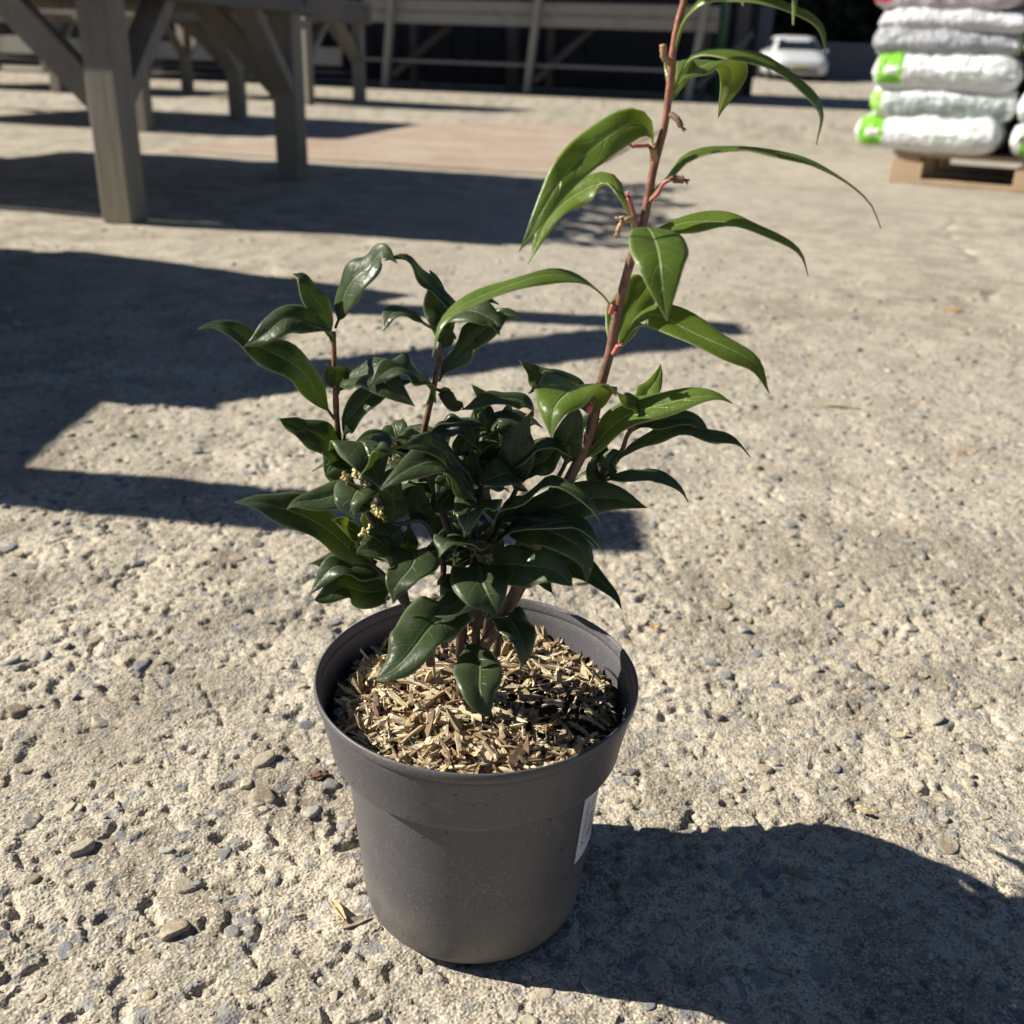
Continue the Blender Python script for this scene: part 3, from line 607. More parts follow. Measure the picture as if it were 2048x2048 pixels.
BLOSSOM = [(-68,-32,300),(-65,-33,302),(-62,-32,303),(-59,-32,302),(-57,-31,299),(-58,-33,301),(-55,-30,293),(-53,-28,283),(-52,-28,281),(-51,-28,278),(-59,-26,268),(-43,-18,316),(-45,-18,313),(-40,-16,317),(-38,-14,319),(-36,-12,317),(-42,-16,306),(-44,-16,303),(-42,-14,302),(-39,-12,304),(-36,-10,303),(-35,-8,301),(-61,-24,266),(-12,-26,254),(-1,-24,257),(6,-18,250)]

def mm(p): return Vector((p[0]/1000, p[1]/1000, p[2]/1000))
shrub = tag(empty('shrub', (POT.x, POT.y, H-.02)), 'evergreen shrub with glossy dark leaves and one tall reddish cane, in the grey pot', 'shrub')
OFF = Vector((0, 0, H-.02))
stem_pts = []; stem_obj = []
for pts, r0, r1, kind in STEMS:
    P = spline([mm(p)-OFF for p in pts], 60); n = len(P); rad = []
    for i in range(n):
        t = i/(n-1); node = .10*max(0, math.cos(t*2*math.pi*(9 if kind == 0 else 5)))**8; rad.append((r0*(1-t)+r1*t)/1000*(1+node))
    P[0][2] -= .012
    o = MB().tube(P, rad, 10).build('stem', M['cane'] if kind == 0 else M['twig'], shrub, True); stem_obj.append(o); stem_pts.append(P)
def leaf_mesh(pts, width, roll, heading, seed, mats, blunt=False):
    r = random.Random(seed); NU, NV = 22, 5
    C_ = spline(pts, NU+5); pet = 5 if True else 0
    C_ = [Vector(p) for p in C_]; n = len(C_); jp = [r.uniform(0, 6.28) for _ in range(3)]; C_ = [p+Vector((math.sin(i*.42+jp[0]), math.sin(i*.37+jp[1]), math.sin(i*.47+jp[2])))*.0009*min(1, i/6) for i, p in enumerate(C_)]; L = sum((C_[i+1]-C_[i]).length for i in range(n-1))
    Hd = Vector((math.cos(R(heading)), math.sin(R(heading)), 0)); S0 = Vector((0, 0, 1)).cross(Hd)
    w = width*(.86 if -140 < heading < -50 else .69)/1000/2; wav = r.uniform(.06, .20); wf = r.uniform(1.6, 3.0); wp = r.uniform(0, 6.28); keel = r.uniform(.15, .5); skew = r.uniform(-.12, .12); twist = r.uniform(-26, 26); pk = r.uniform(.38, .48)
    a_, b_ = pk/(1-pk)*1.0, 1.0
    top = []; bot = []; uvs = []; t0 = .075
    for i in range(n):
        T = (C_[min(i+1, n-1)]-C_[max(i-1, 0)]).normalized(); S = S0-T*S0.dot(T)
        S = S.normalized() if S.length > .05 else T.orthogonal().normalized(); Nn = T.cross(S)
        ti = i/(n-1); ro = R(roll+twist*(ti-.4)); S, Nn = S*math.cos(ro)+Nn*math.sin(ro), Nn*math.cos(ro)-S*math.sin(ro)
        t = max(0, (ti-t0)/(1-t0))
        prof = (t**a_)*((1-t)**b_)/((pk**a_)*((1-pk)**b_)) if 0 < t < 1 else 0
        prof = max(prof, 0)**(.72 if blunt else 1.16); wl = w*prof; pr = (.0011*(1-t)+.00025) if t < .3 else 0
        for k in range(-NV, NV+1):
            q = k/NV; x = q*max(wl, .0009 if ti < .12 else .00015)*(1+skew*(1 if q > 0 else -1))
            up = keel*(abs(q)*1.35-abs(q)**2*1.15)*wl+wav*math.sin(2*math.pi*wf*t+wp+(1.3 if q > 0 else 0))*q*q*wl*1.3
            p = C_[i]+S*x+Nn*up; th = .0003+.00035*(1-abs(q))*(1-.7*t)
            if ti < .12: th = .0009*math.sqrt(max(0.02, 1-q*q))
            top.append(p+Nn*th*.5); bot.append(p-Nn*th*.9); uvs.append((ti, (q+1)/2))
    m = 2*NV+1; K = len(top); f = []; mi = []
    for i in range(n-1):
        for k in range(m-1):
            a = i*m+k; f.append((a, a+m, a+m+1, a+1)); mi.append(0); f.append((a+K, a+K+1, a+K+m+1, a+K+m)); mi.append(1)
        a = i*m; f.append((a, a+K, a+K+m, a+m)); mi.append(2); a = i*m+m-1; f.append((a, a+m, a+m+K, a+K)); mi.append(2)
    me = mesh('leaf', top+bot, f, mats, True, mi); ul = me.uv_layers.new(name='UVMap'); uu = uvs+uvs
    buf = np.zeros(len(me.loops)*2); vi = np.zeros(len(me.loops), np.int32); me.loops.foreach_get('vertex_index', vi); buf = np.array(uu)[vi].ravel(); ul.data.foreach_set('uv', buf)
    return me
leaf_pool = []
for i, (pts, w, roll, hd, young) in enumerate(LEAVES):
    p = [mm(q)-OFF for q in pts]; b = np.array(p[0])
    ds = [np.linalg.norm(sp_-b, axis=1) for sp_ in stem_pts]; si = min(range(len(ds)), key=lambda k: ds[k].min()); j = int(ds[si].argmin()); dist = ds[si][j]
    if .003 < dist < .05: p = [Vector(stem_pts[si][max(j-2, 0)])]+p
    me = leaf_mesh([tuple(q) for q in p], w, roll, hd, 900+i, M['young'] if young == 1 else M['mature'], young == 2); leaf_pool.append(me)
    link('leaf', me, stem_obj[si])
SM = dict(pink=mat_plain('pink_stalk', (.42, .13, .12), .5, vary=.3, scale=300), tan=mat_plain('dry_stalk', (.42, .26, .14), .7, vary=.4, scale=300), brown=mat_plain('withered_flower', (.17, .10, .06), .8, vary=.4, scale=300), stub=mat_plain('cut_twig', (.34, .19, .10), .7, vary=.3, scale=300), bark=M['twig'])
for kind, pts, r in STALKS:
    P = spline([mm(p)-OFF for p in pts], 12); rad = [r/1000*(.75+.35*abs(math.sin(k*1.3))) for k in range(12)]; b = MB().tube(P, rad, 7)
    if kind in ('pink', 'tan', 'brown'):
        e = Vector(P[-1]); d = (Vector(P[-1])-Vector(P[-3])).normalized(); rd = random.Random(int(pts[0][2]))
        for k in range(4):
            b.tube([e, e+(d+Vector((rd.uniform(-.8, .8), rd.uniform(-.8, .8), rd.uniform(-.6, .6)))).normalized()*.003], [.0006, .0003], 5)
    b.build('flower_stalk' if kind not in ('stub', 'bark') else 'twig_stub', SM[kind], shrub, True)
bl_m = [mat_plain('faded_blossom', (.62, .54, .24), .6, vary=.3, scale=400), mat_plain('dry_blossom', (.40, .27, .10), .7, vary=.4, scale=400)]
for i, p in enumerate(BLOSSOM):
    rd = random.Random(i); b = MB(); c0 = mm(p)-OFF
    for k in range(7):
        d = Vector((rd.gauss(0, 1), rd.gauss(0, 1), rd.gauss(0, .8))).normalized(); a = c0+d*.001; e = c0+d*rd.uniform(.002, .0042); m_ = (a+e)/2+Vector((rd.uniform(-1, 1), rd.uniform(-1, 1), rd.uniform(-1, 1)))*.0008
        b.tube([a, m_, e], [.0005, .0006, .0009], 6)
    b.build('blossom', bl_m[0 if i % 3 else 1], shrub, True)
# ------------------------------------------------------------------ nursery tables
TRZ = R(-11.9); boltm = mat_plain('rusty_bolt', (.12, .07, .045), .7, .3)
def make_table(W_, L, over):
    t = empty('plant_table'); lw = .095; zb, zt = .605, .745
    for x in (-lw/2, -L+lw/2):
        for y in (0, W_):
            MB().box(x-lw/2, x+lw/2, y-lw/2, y+lw/2, 0, zb+.05, bev=.004).build('leg', M['timber'], t)
    y0, y1 = -lw/2-.0, W_+over
    def board(name, a, b, w, h, mat): MB().beam(a, b, w, h).build(name, mat, t)
    # side boards round the top
    board('side_board', (-L, y0-.018, .675), (.022, y0-.018, .675), .032, .14, M['timber'])
    board('side_board', (-L, y1, .675), (.022, y1, .675), .032, .14, M['timber'])
    board('side_board', (.02, y0+.0, .675), (.02, y1-.02, .675), .032, .14, M['timber_dark'])
    board('side_board', (-L-.02, y0, .675), (-L-.02, y1-.02, .675), .032, .14, M['timber'])
    n = int((y1-y0)/.112)
    for k in range(n):
        y = y0+(k+.5)*(y1-y0)/n; MB().box(-L-.03, .04, y-.0545, y+.0545, .748, .772, bev=.003).build('top_plank', M['board'] if k < 1 else M['timber'], t)
    for y in (0, W_):                                   # knee braces along the length
        for x, s in ((-lw-.0, -1), (-L+lw, 1)):
            board('brace', (x+.02*-s, y+.0, .33), (x+s*.30, y+.0, .64), .045, .085, M['timber'])
    for x in (-lw/2, -L+lw/2):                           # and across the width
        for y, s in ((lw/2, 1), (W_-lw/2, -1)):
            board('brace', (x, y-s*.02, .33), (x, y+s*.30, .64), .085, .045, M['timber'])
    for y in (0, W_):
        for z in (.645, .705): MB().tube([(.030, y, z), (.046, y, z)], .011, 8).build('bolt', boltm, t)
    for y in np.linspace(.12, W_-.12, 3): MB().box(-L+.05, -.05, y-.025, y+.025, .62, .745).build('joist', M['timber_dark'], t)
    return t
u_ = Vector((math.sin(-TRZ), math.cos(TRZ), 0))
t1 = make_table(1.216, 2.3, .42); t1.location = (-1.135, 3.12, 0); t1.rotation_euler = (0, 0, TRZ)
tag(t1, 'grey timber plant table with knee braces, its near post half in sun', 'table', 'timber plant tables in the yard')
for loc, lab in (((-2.19, 6.36), 'weathered timber plant table behind the half-sunlit post, beside the red brick paving'),
                 ((-4.42, 10.5), 'weathered timber plant table with pale posts, farthest from the red brick paving')):
    t = copy_tree(t1); t.location = (*loc, 0); tag(t, lab)
t3 = make_table(.86, 2.2, .12); t3.location = (-1.92, 9.86, 0); t3.rotation_euler = (0, 0, R(-24)); t3.scale = (1, 1, 1.13)
tag(t3, 'smaller timber plant table with blue flowers on it, in front of the long bench', 'table', 'timber plant tables in the yard')
# bench frame that stands left of the picture and throws its shadow across the yard
fr = tag(empty('bench_frame', (-1.62, 1.7, 0)), 'tall timber bench frame with braced uprights left of the plant tables', 'frame')
def yz(name, a, b, w, t=.05, dx=0.0):
    MB().beam((dx, a[0]-1.7, a[1]), (dx, b[0]-1.7, b[1]), t, w, up=(1, 0, 0)).build(name, M['timber'], fr)
def yzb(name, a, b, w, t=.05, dx=0.0):
    A = Vector((dx, a[0]-1.7, a[1])); B = Vector((dx, b[0]-1.7, b[1])); d = (B-A).normalized(); s = Vector((1, 0, 0)).cross(d).normalized()*w/2; x = Vector((t/2, 0, 0))
    v = [A-s-x, A+s-x, A+s+x, A-s+x, B-s-x, B+s-x, B+s+x, B-s+x]
    MB().add(v, [(3, 2, 1, 0), (4, 5, 6, 7), (0, 1, 5, 4), (1, 2, 6, 5), (2, 3, 7, 6), (3, 0, 4, 7)]).build(name, M['timber'], fr)
yzb('upright', (1.222, 0), (1.222, 1.19), .112, .09); yzb('upright', (2.245, 0), (2.245, 1.40), .098, .09)
yzb('brace', (1.62, .70), (2.17, 1.29), .135, .05, .07); yzb('brace', (2.62, .26), (2.33, .86), .12, .05, .07)
for k, (z, ya, yb) in enumerate(((.10, 1.17, 2.69), (.245, 1.17, 2.69), (.39, 1.17, 2.66), (.535, 1.17, 2.57), (.665, 1.17, 2.48))):
    yzb('board', (ya, z), (yb, z), .15 if k < 4 else .14, .03, -.075-.031*(k % 2))
yzb('board', (1.55, .79), (2.40, .79), .13, .03, -.075)

# pots of young plants standing on the tables
potm = mat_plain('black_pot', (.03, .03, .03), .5); bloom_m = mat_plain('blue_flower', (.16, .17, .42), .6, vary=.3, scale=60)
def young_plant(name, seed, h, bloom):
    r = random.Random(seed); t = empty(name)
    v, f = lathe([(.0, .002), (.045, .0), (.062, .105), (.066, .105), (.066, .12), (.06, .12), (.055, .1), (.0, .1)], 20); link('pot', mesh('pot', v, f, potm, True), t)
    b = MB(); fl = MB()
    for k in range(120):
        a = r.uniform(0, 6.28); rad = .13*math.sqrt(r.random()); z = .13+h*r.random()**.8; d = Vector((math.cos(a+r.uniform(-.6, .6)), math.sin(a+r.uniform(-.6, .6)), r.uniform(-.3, .6))).normalized()
        p = Vector((rad*math.cos(a), rad*math.sin(a), z)); s = d.cross(Vector((0, 0, 1))).normalized()*.017; l = r.uniform(.05, .09); up = Vector((0, 0, .008))
        b.add([p, p+d*l*.5+s+up, p+d*l, p+d*l*.5-s+up, p+d*l*.5], [(0, 4, 1), (4, 2, 1), (0, 3, 4), (4, 3, 2)])
        if bloom and k % 2 == 0:
            q = p+d*l*.6+Vector((0, 0, .03)); e = .014
            fl.add([q+Vector((e, 0, 0)), q+Vector((0, e, 0)), q-Vector((e, 0, 0)), q-Vector((0, e, 0)), q+Vector((0, 0, e)), q-Vector((0, 0, e))], [(0, 1, 4), (1, 2, 4), (2, 3, 4), (3, 0, 4), (1, 0, 5), (2, 1, 5), (3, 2, 5), (0, 3, 5)])
    for k in range(6):
        a = r.uniform(0, 6.28); b.tube([(0, 0, .1), (.04*math.cos(a), .04*math.sin(a), .1+h*.5), (.09*math.cos(a), .09*math.sin(a), .1+h*.9)], [.003, .0025, .0015], 5)
    o = b.build('foliage', M['mature'][0], t, True)
    if bloom: fl.build('flowers', bloom_m, t)
    return t
yp = young_plant('potted_plant', 3, .16, False); first = True
for k in range(7):
    for j in range(2):
        p = yp if first else copy_tree(yp); first = False
        loc = Matrix.Rotation(TRZ, 4, 'Z') @ Vector((-.13-.24*j-.03*(k % 2), .08+.23*k, .773)); p.location = Vector(t1.location)+loc; p.rotation_euler = (0, 0, k*1.7+j)
        s = .82+.28*((k*37+j*11) % 5)/5; p.scale = (s, s, s)
        tag(p, 'small leafy young plant in a black pot on the table with the half-sunlit post', 'plant', 'young plants on the big table')
bp_ = young_plant('potted_plant', 9, .16, True); first = True
for k in range(5):
    p = bp_ if first else copy_tree(bp_); first = False
    loc = Matrix.Rotation(R(-24), 4, 'Z') @ Vector((-.12-.03*(k % 2), .06+.17*k, .875)); p.location = Vector(t3.location)+loc; p.rotation_euler = (0, 0, k*2.1)
    tag(p, 'blue flowered plant in a black pot on the smaller table', 'plant', 'blue flowers on the smaller table')

# ------------------------------------------------------------------ long staging benches in front of the dark shed
BRZ = R(-13.5)
def make_bench(L, legs, kind):
    t = empty('staging_bench')
    for x in legs:
        MB().beam((x-.10, -.05, 0), (x+.03, -.05, 1.25), .12, .08).build('leg', M['board'] if kind == 0 else M['timber'], t)
        MB().beam((x, .82, 0), (x, .82, .95), .09, .07).build('leg', M['timber_dark'], t)
        MB().beam((x-.02, .0, .16), (x+.55, .75, .80), .05, .08).build('brace', M['timber_dark'], t)
    if kind == 0:
        for z in (.855, 1.0): MB().box(-.4, L, .0, .03, z-.068, z+.068, bev=.006).build('rail', M['board'], t)
        MB().box(-.4, L, .02, .16, .325, .36, bev=.004).build('shelf_board', M['board'], t)
        for k in range(6): MB().box(-.4, L, .18+.14*k, .30+.14*k, .325, .355).build('shelf_board', M['timber_dark'], t)
    else:
        MB().box(-.4, L, .0, .03, .245, .47, bev=.006).build('rail', M['board'], t)
        MB().box(-.4, L, .0, .03, .76, .80, bev=.004).build('rail', M['board'], t)
        for k in range(6): MB().box(-.4, L, .06+.14*k, .18+.14*k, .15, .18).build('shelf_board', M['timber_dark'], t)
    for k in range(5): MB().box(-.4, L, .05+.18*k, .21+.18*k, .90 if kind == 0 else .80, .925 if kind == 0 else .825).build('top_board', M['timber_dark'], t)
    return t
bA = make_bench(4.15, (0, 1.92, 3.97), 0); bA.location = (-1.76, 14.65, 0); bA.rotation_euler = (0, 0, BRZ)
tag(bA, 'long staging bench with wide pale rails and splayed legs in front of the dark shed', 'bench', 'staging benches along the shed')
bB = make_bench(6.0, (0, 1.6, 3.2, 4.8), 1); bB.location = (-8.3, 16.2, 0); bB.rotation_euler = (0, 0, BRZ)
tag(bB, 'long staging bench with one low white board, behind the timber tables', 'bench', 'staging benches along the shed')
# shed behind the benches
dk = mat_timber('shaded_boards', (.022, .022, .026), (.04, .04, .045)); roofm = mat_plain('roof_felt', (.04, .04, .045), .8)  # near-black board colour stands for the shade inside the shed
shed = tag(empty('open_shed', (-9.5, 18.6, 0), BRZ), 'dark timber shed with a deep overhanging roof behind the staging benches', 'shed')
pl = MB().box(-.108, .108, -.012, .012, 0, 3.2, bev=.004).mesh('plank', dk)
for k in range(65): o = link('plank', pl, shed); o.location = (.1+k*.2, (k % 2)*.026, .02)
for x in (0, 3.2, 6.4, 9.6, 12.8): MB().box(x-.08, x+.08, -.30, -.14, 0, 2.7).build('post', M['timber_dark'], shed)
MB().add([(-.5, -3.1, 2.7), (13.4, -3.1, 2.7), (13.4, 1.2, 3.5), (-.5, 1.2, 3.5), (-.5, -3.1, 2.8), (13.4, -3.1, 2.8), (13.4, 1.2, 3.6), (-.5, 1.2, 3.6)], [(3, 2, 1, 0), (4, 5, 6, 7), (0, 1, 5, 4), (1, 2, 6, 5), (2, 3, 7, 6), (3, 0, 4, 7)]).build('roof', roofm, shed)
dpipe = tag(empty('drainpipe', (2.44, 14.3, 0)), 'green drainpipe at the right end of the staging bench', 'drainpipe')
gm = mat_plain('green_paint', (.045, .12, .07), .5, vary=.2, scale=8)
MB().tube([(0, 0, .05), (0, 0, 2.75)], .06, 14).build('pipe', gm, dpipe, True); MB().tube([(0, 0, .05), (.02, -.05, .02), (.03, -.12, .03)], [.06, .065, .065], 12).build('shoe', gm, dpipe, True)
for z in (.6, 1.6, 2.5): MB().tube([(0, 0, z-.025), (0, 0, z+.025)], .07, 14).build('bracket', gm, dpipe)
# steel shed farther off
nav = mat_plain('navy_sheet', (.035, .04, .065), .5, vary=.3, scale=3); mar = mat_plain('maroon_door', (.05, .03, .034), .6, vary=.2, scale=3)
ss_ = tag(empty('steel_shed', (1.45, 33.9, 0)), 'dark blue corrugated steel shed beyond the yard, left of the white car', 'shed')
v = []; f = []; n = 61
for k in range(n):
    y = -.04*(k % 2 if k % 4 < 2 else (k+1) % 2)
    v += [(2.2+3.6*k/(n-1), y-.03*((k//2) % 2), 0), (2.2+3.6*k/(n-1), y-.03*((k//2) % 2), 6.4)]
for k in range(n-1): f.append((2*k, 2*k+2, 2*k+3, 2*k+1))
link('wall', mesh('wall', v, f, nav), ss_)
MB().box(-2, 2.2, -.02, .1, 0, 6.4).build('wall', nav, ss_); MB().box(5.7, 5.8, .0, 8, 0, 6.4).build('side_wall', nav, ss_)
MB().box(-2.2, 5.95, -.3, 8.2, 6.42, 6.55).build('roof', roofm, ss_)  # depth and height of the shed extended to throw shade over the trees
for k in range(3): MB().box(3.05+k*.48, 3.51+k*.48, -.16, -.1, .05, 3.4, bev=.01).build('door_panel', mar, ss_)
wl = tag(empty('low_wall', (9.3, 35.5, 0)), 'low grey rendered wall right of the white car', 'wall')
MB().box(0, 7, 0, .25, 0, 1.0, bev=.01).build('wall', mat_plain('grey_render', (.16, .15, .15), .9, vary=.15, scale=2), wl); MB().box(-.03, 7.03, -.03, .28, 1.003, 1.06, bev=.008).build('coping', mat_plain('coping_stone', (.24, .23, .22), .9), wl)

# ------------------------------------------------------------------ trees beyond the car
leafm = N('hedge_leaf'); n = leafm.noise(leafm.n('NewGeometry').outputs['Position'], .7, 4, .6); leafm.col(leafm.mix(n, (.012, .02, .010), (.028, .034, .015))).rough(.6); leafm = leafm.m
trunkm = mat_plain('tree_bark', (.07, .055, .04), .9, vary=.3, scale=9)
def tree(loc, h, rad, seed, label):
    r = random.Random(seed); t = tag(empty('tree', loc), label, 'tree', 'trees beyond the yard')
    b = MB().tube([(0, 0, -.1), (.05, 0, h*.3), (.1, .1, h*.75)], [.22, .17, .06], 9)
    cl = []
    for k in range(36):
        a = r.uniform(0, 6.28); z = h*(.06+.9*k/36); rr_ = rad*(1-abs(z/h-.42))*r.uniform(.4, 1); c = Vector((rr_*math.cos(a), rr_*math.sin(a), z)); cl.append((c, r.uniform(.5, 1.0)*rad*.42))
        b.tube([(.05, 0, z*.75), c*.6+Vector((0, 0, z*.3)), c], [.05, .035, .015], 5)
    b.build('trunk', trunkm, t, True); v = []; f = []
    for c, s in cl:
        for k in range(120):
            d = Vector((r.gauss(0, 1), r.gauss(0, 1), r.gauss(0, .8))); d = d.normalized()*s*r.random()**.4; p = c+d; a = Vector((r.gauss(0, 1), r.gauss(0, 1), r.gauss(0, 1))).normalized()*.30; q = a.orthogonal().normalized()*.16; m_ = len(v)
            v += [p-a, p+q, p+a, p-q]; f.append((m_, m_+1, m_+2, m_+3))
    link('crown', mesh('crown', v, f, leafm), t)
for k, (x, y, h, rd, lab) in enumerate(((8.2, 39.5, 6, 2.6, 'dark leafy tree directly behind the white car'), (11.2, 40.5, 7, 3, 'dark leafy tree behind the low grey wall'), (14.2, 41, 7.5, 3.2, 'dark leafy tree behind the right end of the low grey wall'), (5.2, 44, 8, 3.2, 'tall dark tree rising behind the blue steel shed'), (9.8, 43.5, 8, 3.4, 'tall dark tree standing back between the car and the low grey wall'), (17.8, 40, 7, 3.2, 'dark leafy tree right of the low grey wall, behind the stacked bags'))):
    tree((x, y, 0), h, rd, 60+k, lab)

hd = tag(empty('hedge', (13, 45.5, 0)), 'long dark clipped hedge closing the yard behind the trees', 'hedge'); rh = random.Random(8); v = []; f = []
for k in range(9000):
    p = Vector((rh.uniform(-10, 10), rh.choice([-.8, rh.uniform(-.8, .8)]), 4.2*rh.random())); a = Vector((rh.gauss(0, 1), rh.gauss(0, 1), rh.gauss(0, 1))).normalized()*.22; q_ = a.orthogonal().normalized()*.13; m_ = len(v); v += [p-a, p+q_, p+a, p-q_]; f.append((m_, m_+1, m_+2, m_+3))
link('foliage', mesh('foliage', v, f, leafm), hd)
b = MB()
for k in range(40): x = -9.8+k*.5; b.tube([(x, 0, -.05), (x+rh.uniform(-.1, .1), 0, 1.8), (x+rh.uniform(-.3, .3), 0, 3.9)], [.05, .035, .015], 5)
b.build('stems', trunkm, hd)
# ------------------------------------------------------------------ white car
carw = mat_plain('white_car_paint', (.55, .56, .58), .25, spec=.6); glass = mat_plain('car_glass', (.012, .016, .018), .08, spec=.6); tyre = mat_plain('tyre_rubber', (.02, .02, .02), .85); trim = mat_plain('black_trim', (.02, .02, .022), .5); chrome = mat_plain('wheel_rim', (.45, .45, .46), .3, .8); lampm = mat_plain('lamp_lens', (.5, .5, .52), .15); redl = mat_plain('number_plate', (.6, .55, .2), .5)
car = empty('car', (7.45, 31.6, 0), R(-5)); car.scale = (.88, .86, .76); tag(car, 'small white hatchback car parked in front of the dark trees', 'car')
# rows along the length (front towards the camera, -Y): y, sill z, shoulder z, top z, half widths at sill, shoulder, top
rowsC = [(-1.98, .34, .52, .56, .55, .60, .50), (-1.92, .24, .60, .70, .74, .76, .62), (-1.70, .20, .66, .80, .82, .83, .68), (-1.15, .19, .78, .93, .85, .86, .70), (-.88, .19, .88, .99, .86, .87, .70), (-.25, .19, .93, 1.40, .86, .87, .58), (.15, .19, .94, 1.49, .86, .87, .57), (.95, .19, .95, 1.50, .86, .87, .56), (1.55, .20, .96, 1.43, .85, .86, .54), (1.88, .24, .90, 1.02, .82, .83, .62), (1.98, .34, .62, .72, .70, .72, .58)]
v = []; f = []
for y, zs, zm, zt, ws, wm, wt in rowsC:
    sec = [(ws*.92, zs), (ws, zs+.12), (wm, (zs+zm)/2+.08), (wm*.985, zm), ((wm+wt)/2*.985, (zm+zt)/2+.02*(zt-zm)), (wt, zt-.03*(zt-zm)), (wt*.6, zt+.012)]
    sec = sec+[(-x, z) for x, z in reversed(sec)]; v += [(x, y, z) for x, z in sec]
m_ = 14
for i in range(len(rowsC)-1):
    for k in range(m_): f.append((i*m_+k, i*m_+(k+1) % m_, (i+1)*m_+(k+1) % m_, (i+1)*m_+k))
f.append(tuple(range(m_))[::-1]); f.append(tuple((len(rowsC)-1)*m_+k for k in range(m_)))
link('body', mesh('body', v, f, carw, True), car)
def quad(name, pts, mat, th=.015, parent=car):
    a = [Vector(p) for p in pts]; nn = (a[1]-a[0]).cross(a[2]-a[0]).normalized()*th; v = a+[p-nn for p in a]
    return MB().add(v, [(0, 1, 2, 3), (7, 6, 5, 4)]+[(k, k+4, (k+1) % 4+4, (k+1) % 4) for k in range(4)]).build(name, mat, parent)
quad('windscreen', [(-.66, -.86, 1.03), (.66, -.86, 1.03), (.55, -.31, 1.37), (-.55, -.31, 1.37)], glass)
quad('rear_window', [(.62, 1.83, 1.06), (-.62, 1.83, 1.06), (-.52, 1.60, 1.38), (.52, 1.60, 1.38)], glass)
for s in (-1, 1):
    for y0, y1 in ((-.45, .30), (.36, 1.25)):
        p = [(s*.862, y0, .985), (s*.862, y1, .985), (s*.66, y1-.02, 1.36), (s*.66, y0+.25*(y0 < 0), 1.36)]
        quad('side_window', p if s > 0 else p[::-1], glass)
    p = [(s*.44, -1.955, .60), (s*.72, -1.88, .60), (s*.70, -1.84, .73), (s*.46, -1.915, .70)]; quad('headlight', p if s > 0 else p[::-1], lampm, .04)
    MB().box(s*.88-.05, s*.88+.09, -.62, -.48, .93, 1.06, bev=.03).build('door_mirror', carw, car)
    for y in (-1.25, 1.28):
        w_ = empty('wheel'); w_.parent = car; w_.location = (s*.80, y, .31)
        vv, ff = lathe([(.19, -.1), (.28, -.1), (.31, -.06), (.31, .06), (.28, .1), (.19, .1)], 28); vv = [(z, x, y_) for x, y_, z in vv]; link('tyre', mesh('tyre', vv, ff, tyre, True), w_)
        vv, ff = lathe([(.0, .07*s), (.05, .08*s), (.12, .05*s), (.19, .085*s), (.192, -.08*s), (.0, -.08*s)], 20); vv = [(z, x, y_) for x, y_, z in vv]; link('rim', mesh('rim', vv, ff, chrome, True), w_)
MB().box(-.5, .5, -1.99, -1.93, .30, .40, bev=.01).build('grille', trim, car); MB().box(-.26, .26, -2.02, -1.985, .42, .52, bev=.004).build('number_plate', redl, car)

# ------------------------------------------------------------------ pallet of compost bags
PZ = R(-28); pal = tag(empty('pallet', (1.70, 5.02, 0), PZ), 'pale wooden pallet under the stack of plastic bags', 'pallet')
for y in (.05, .5, .95):
    MB().box(0, 1.2, y-.05, y+.05, .002, .022, bev=.002).build('bottom_board', M['pallet'], pal)
    for x in (.07, .6, 1.13): MB().box(x-.07, x+.07, y-.05, y+.05, .0225, .10, bev=.003).build('block', M['pallet'], pal)
for x in (.07, .6, 1.13): MB().box(x-.05, x+.05, 0, 1.0, .1005, .12, bev=.002).build('stringer', M['pallet'], pal)
for k in range(7): MB().box(0, 1.2, .005+k*.145, .12+k*.145, .1205, .14, bev=.002).build('deck_board', M['pallet'], pal)
def bag_mat(name, base, print_, rough=.3):
    g = N(name); gc = g.n('TexCoord').outputs['Generated']; sp = g.n('SeparateXYZ'); g.l(gc, sp.inputs[0]); x, y, z = sp.outputs
    oc = g.coord('Object'); c = g.mix(g.noise(oc, 6, 4, .6), tuple(b*.93 for b in base), base)
    def box(ax0, ax1, az0, az1):
        m = g.math('MULTIPLY', g.math('GREATER_THAN', x, ax0), g.math('LESS_THAN', x, ax1)); return g.math('MULTIPLY', m, g.math('MULTIPLY', g.math('GREATER_THAN', z, az0), g.math('LESS_THAN', z, az1)))
    if print_ == 'green':
        c = g.mix(box(.05, .22, .12, .86), c, (.20, .56, .03)); c = g.mix(box(.10, .19, .34, .52), c, (.75, .8, .75))
        ln = g.n('TexNoise', Scale=70.0, Detail=0.0); g.l(gc, ln.inputs[0]); txt = g.math('MULTIPLY', g.math('GREATER_THAN', ln.outputs[0], .5), g.math('MAXIMUM', box(.55, .86, .60, .68), box(.5, .86, .36, .47))); c = g.mix(g.math('MULTIPLY', txt, .6), c, (.22, .50, .16))
    if print_ == 'panel':
        c = g.mix(box(.16, .92, .10, .62), c, (.40, .47, .45)); c = g.mix(box(.02, .1, .2, .7), c, (.30, .6, .1))
    if print_ == 'logo':
        w = g.n('TexWave', Scale=1.3, Distortion=3.0); g.l(gc, w.inputs[0]); m = g.math('MULTIPLY', box(.10, .72, .05, .98), g.math('GREATER_THAN', w.outputs['Fac'], .25)); c = g.mix(m, c, (.17, .50, .03)); c = g.mix(box(.08, .7, .38, .55), c, (.07, .09, .08))
    if print_ == 'red': c = g.mix(box(.0, .16, .3, 1), c, (.55, .03, .06)); c = g.mix(box(.3, .75, .4, .7), c, (.45, .22, .30))
    g.col(c).rough(rough); n2 = g.noise(oc, 16, 4, .6, 1.2); g.bump(n2, .9, .035); return g.m
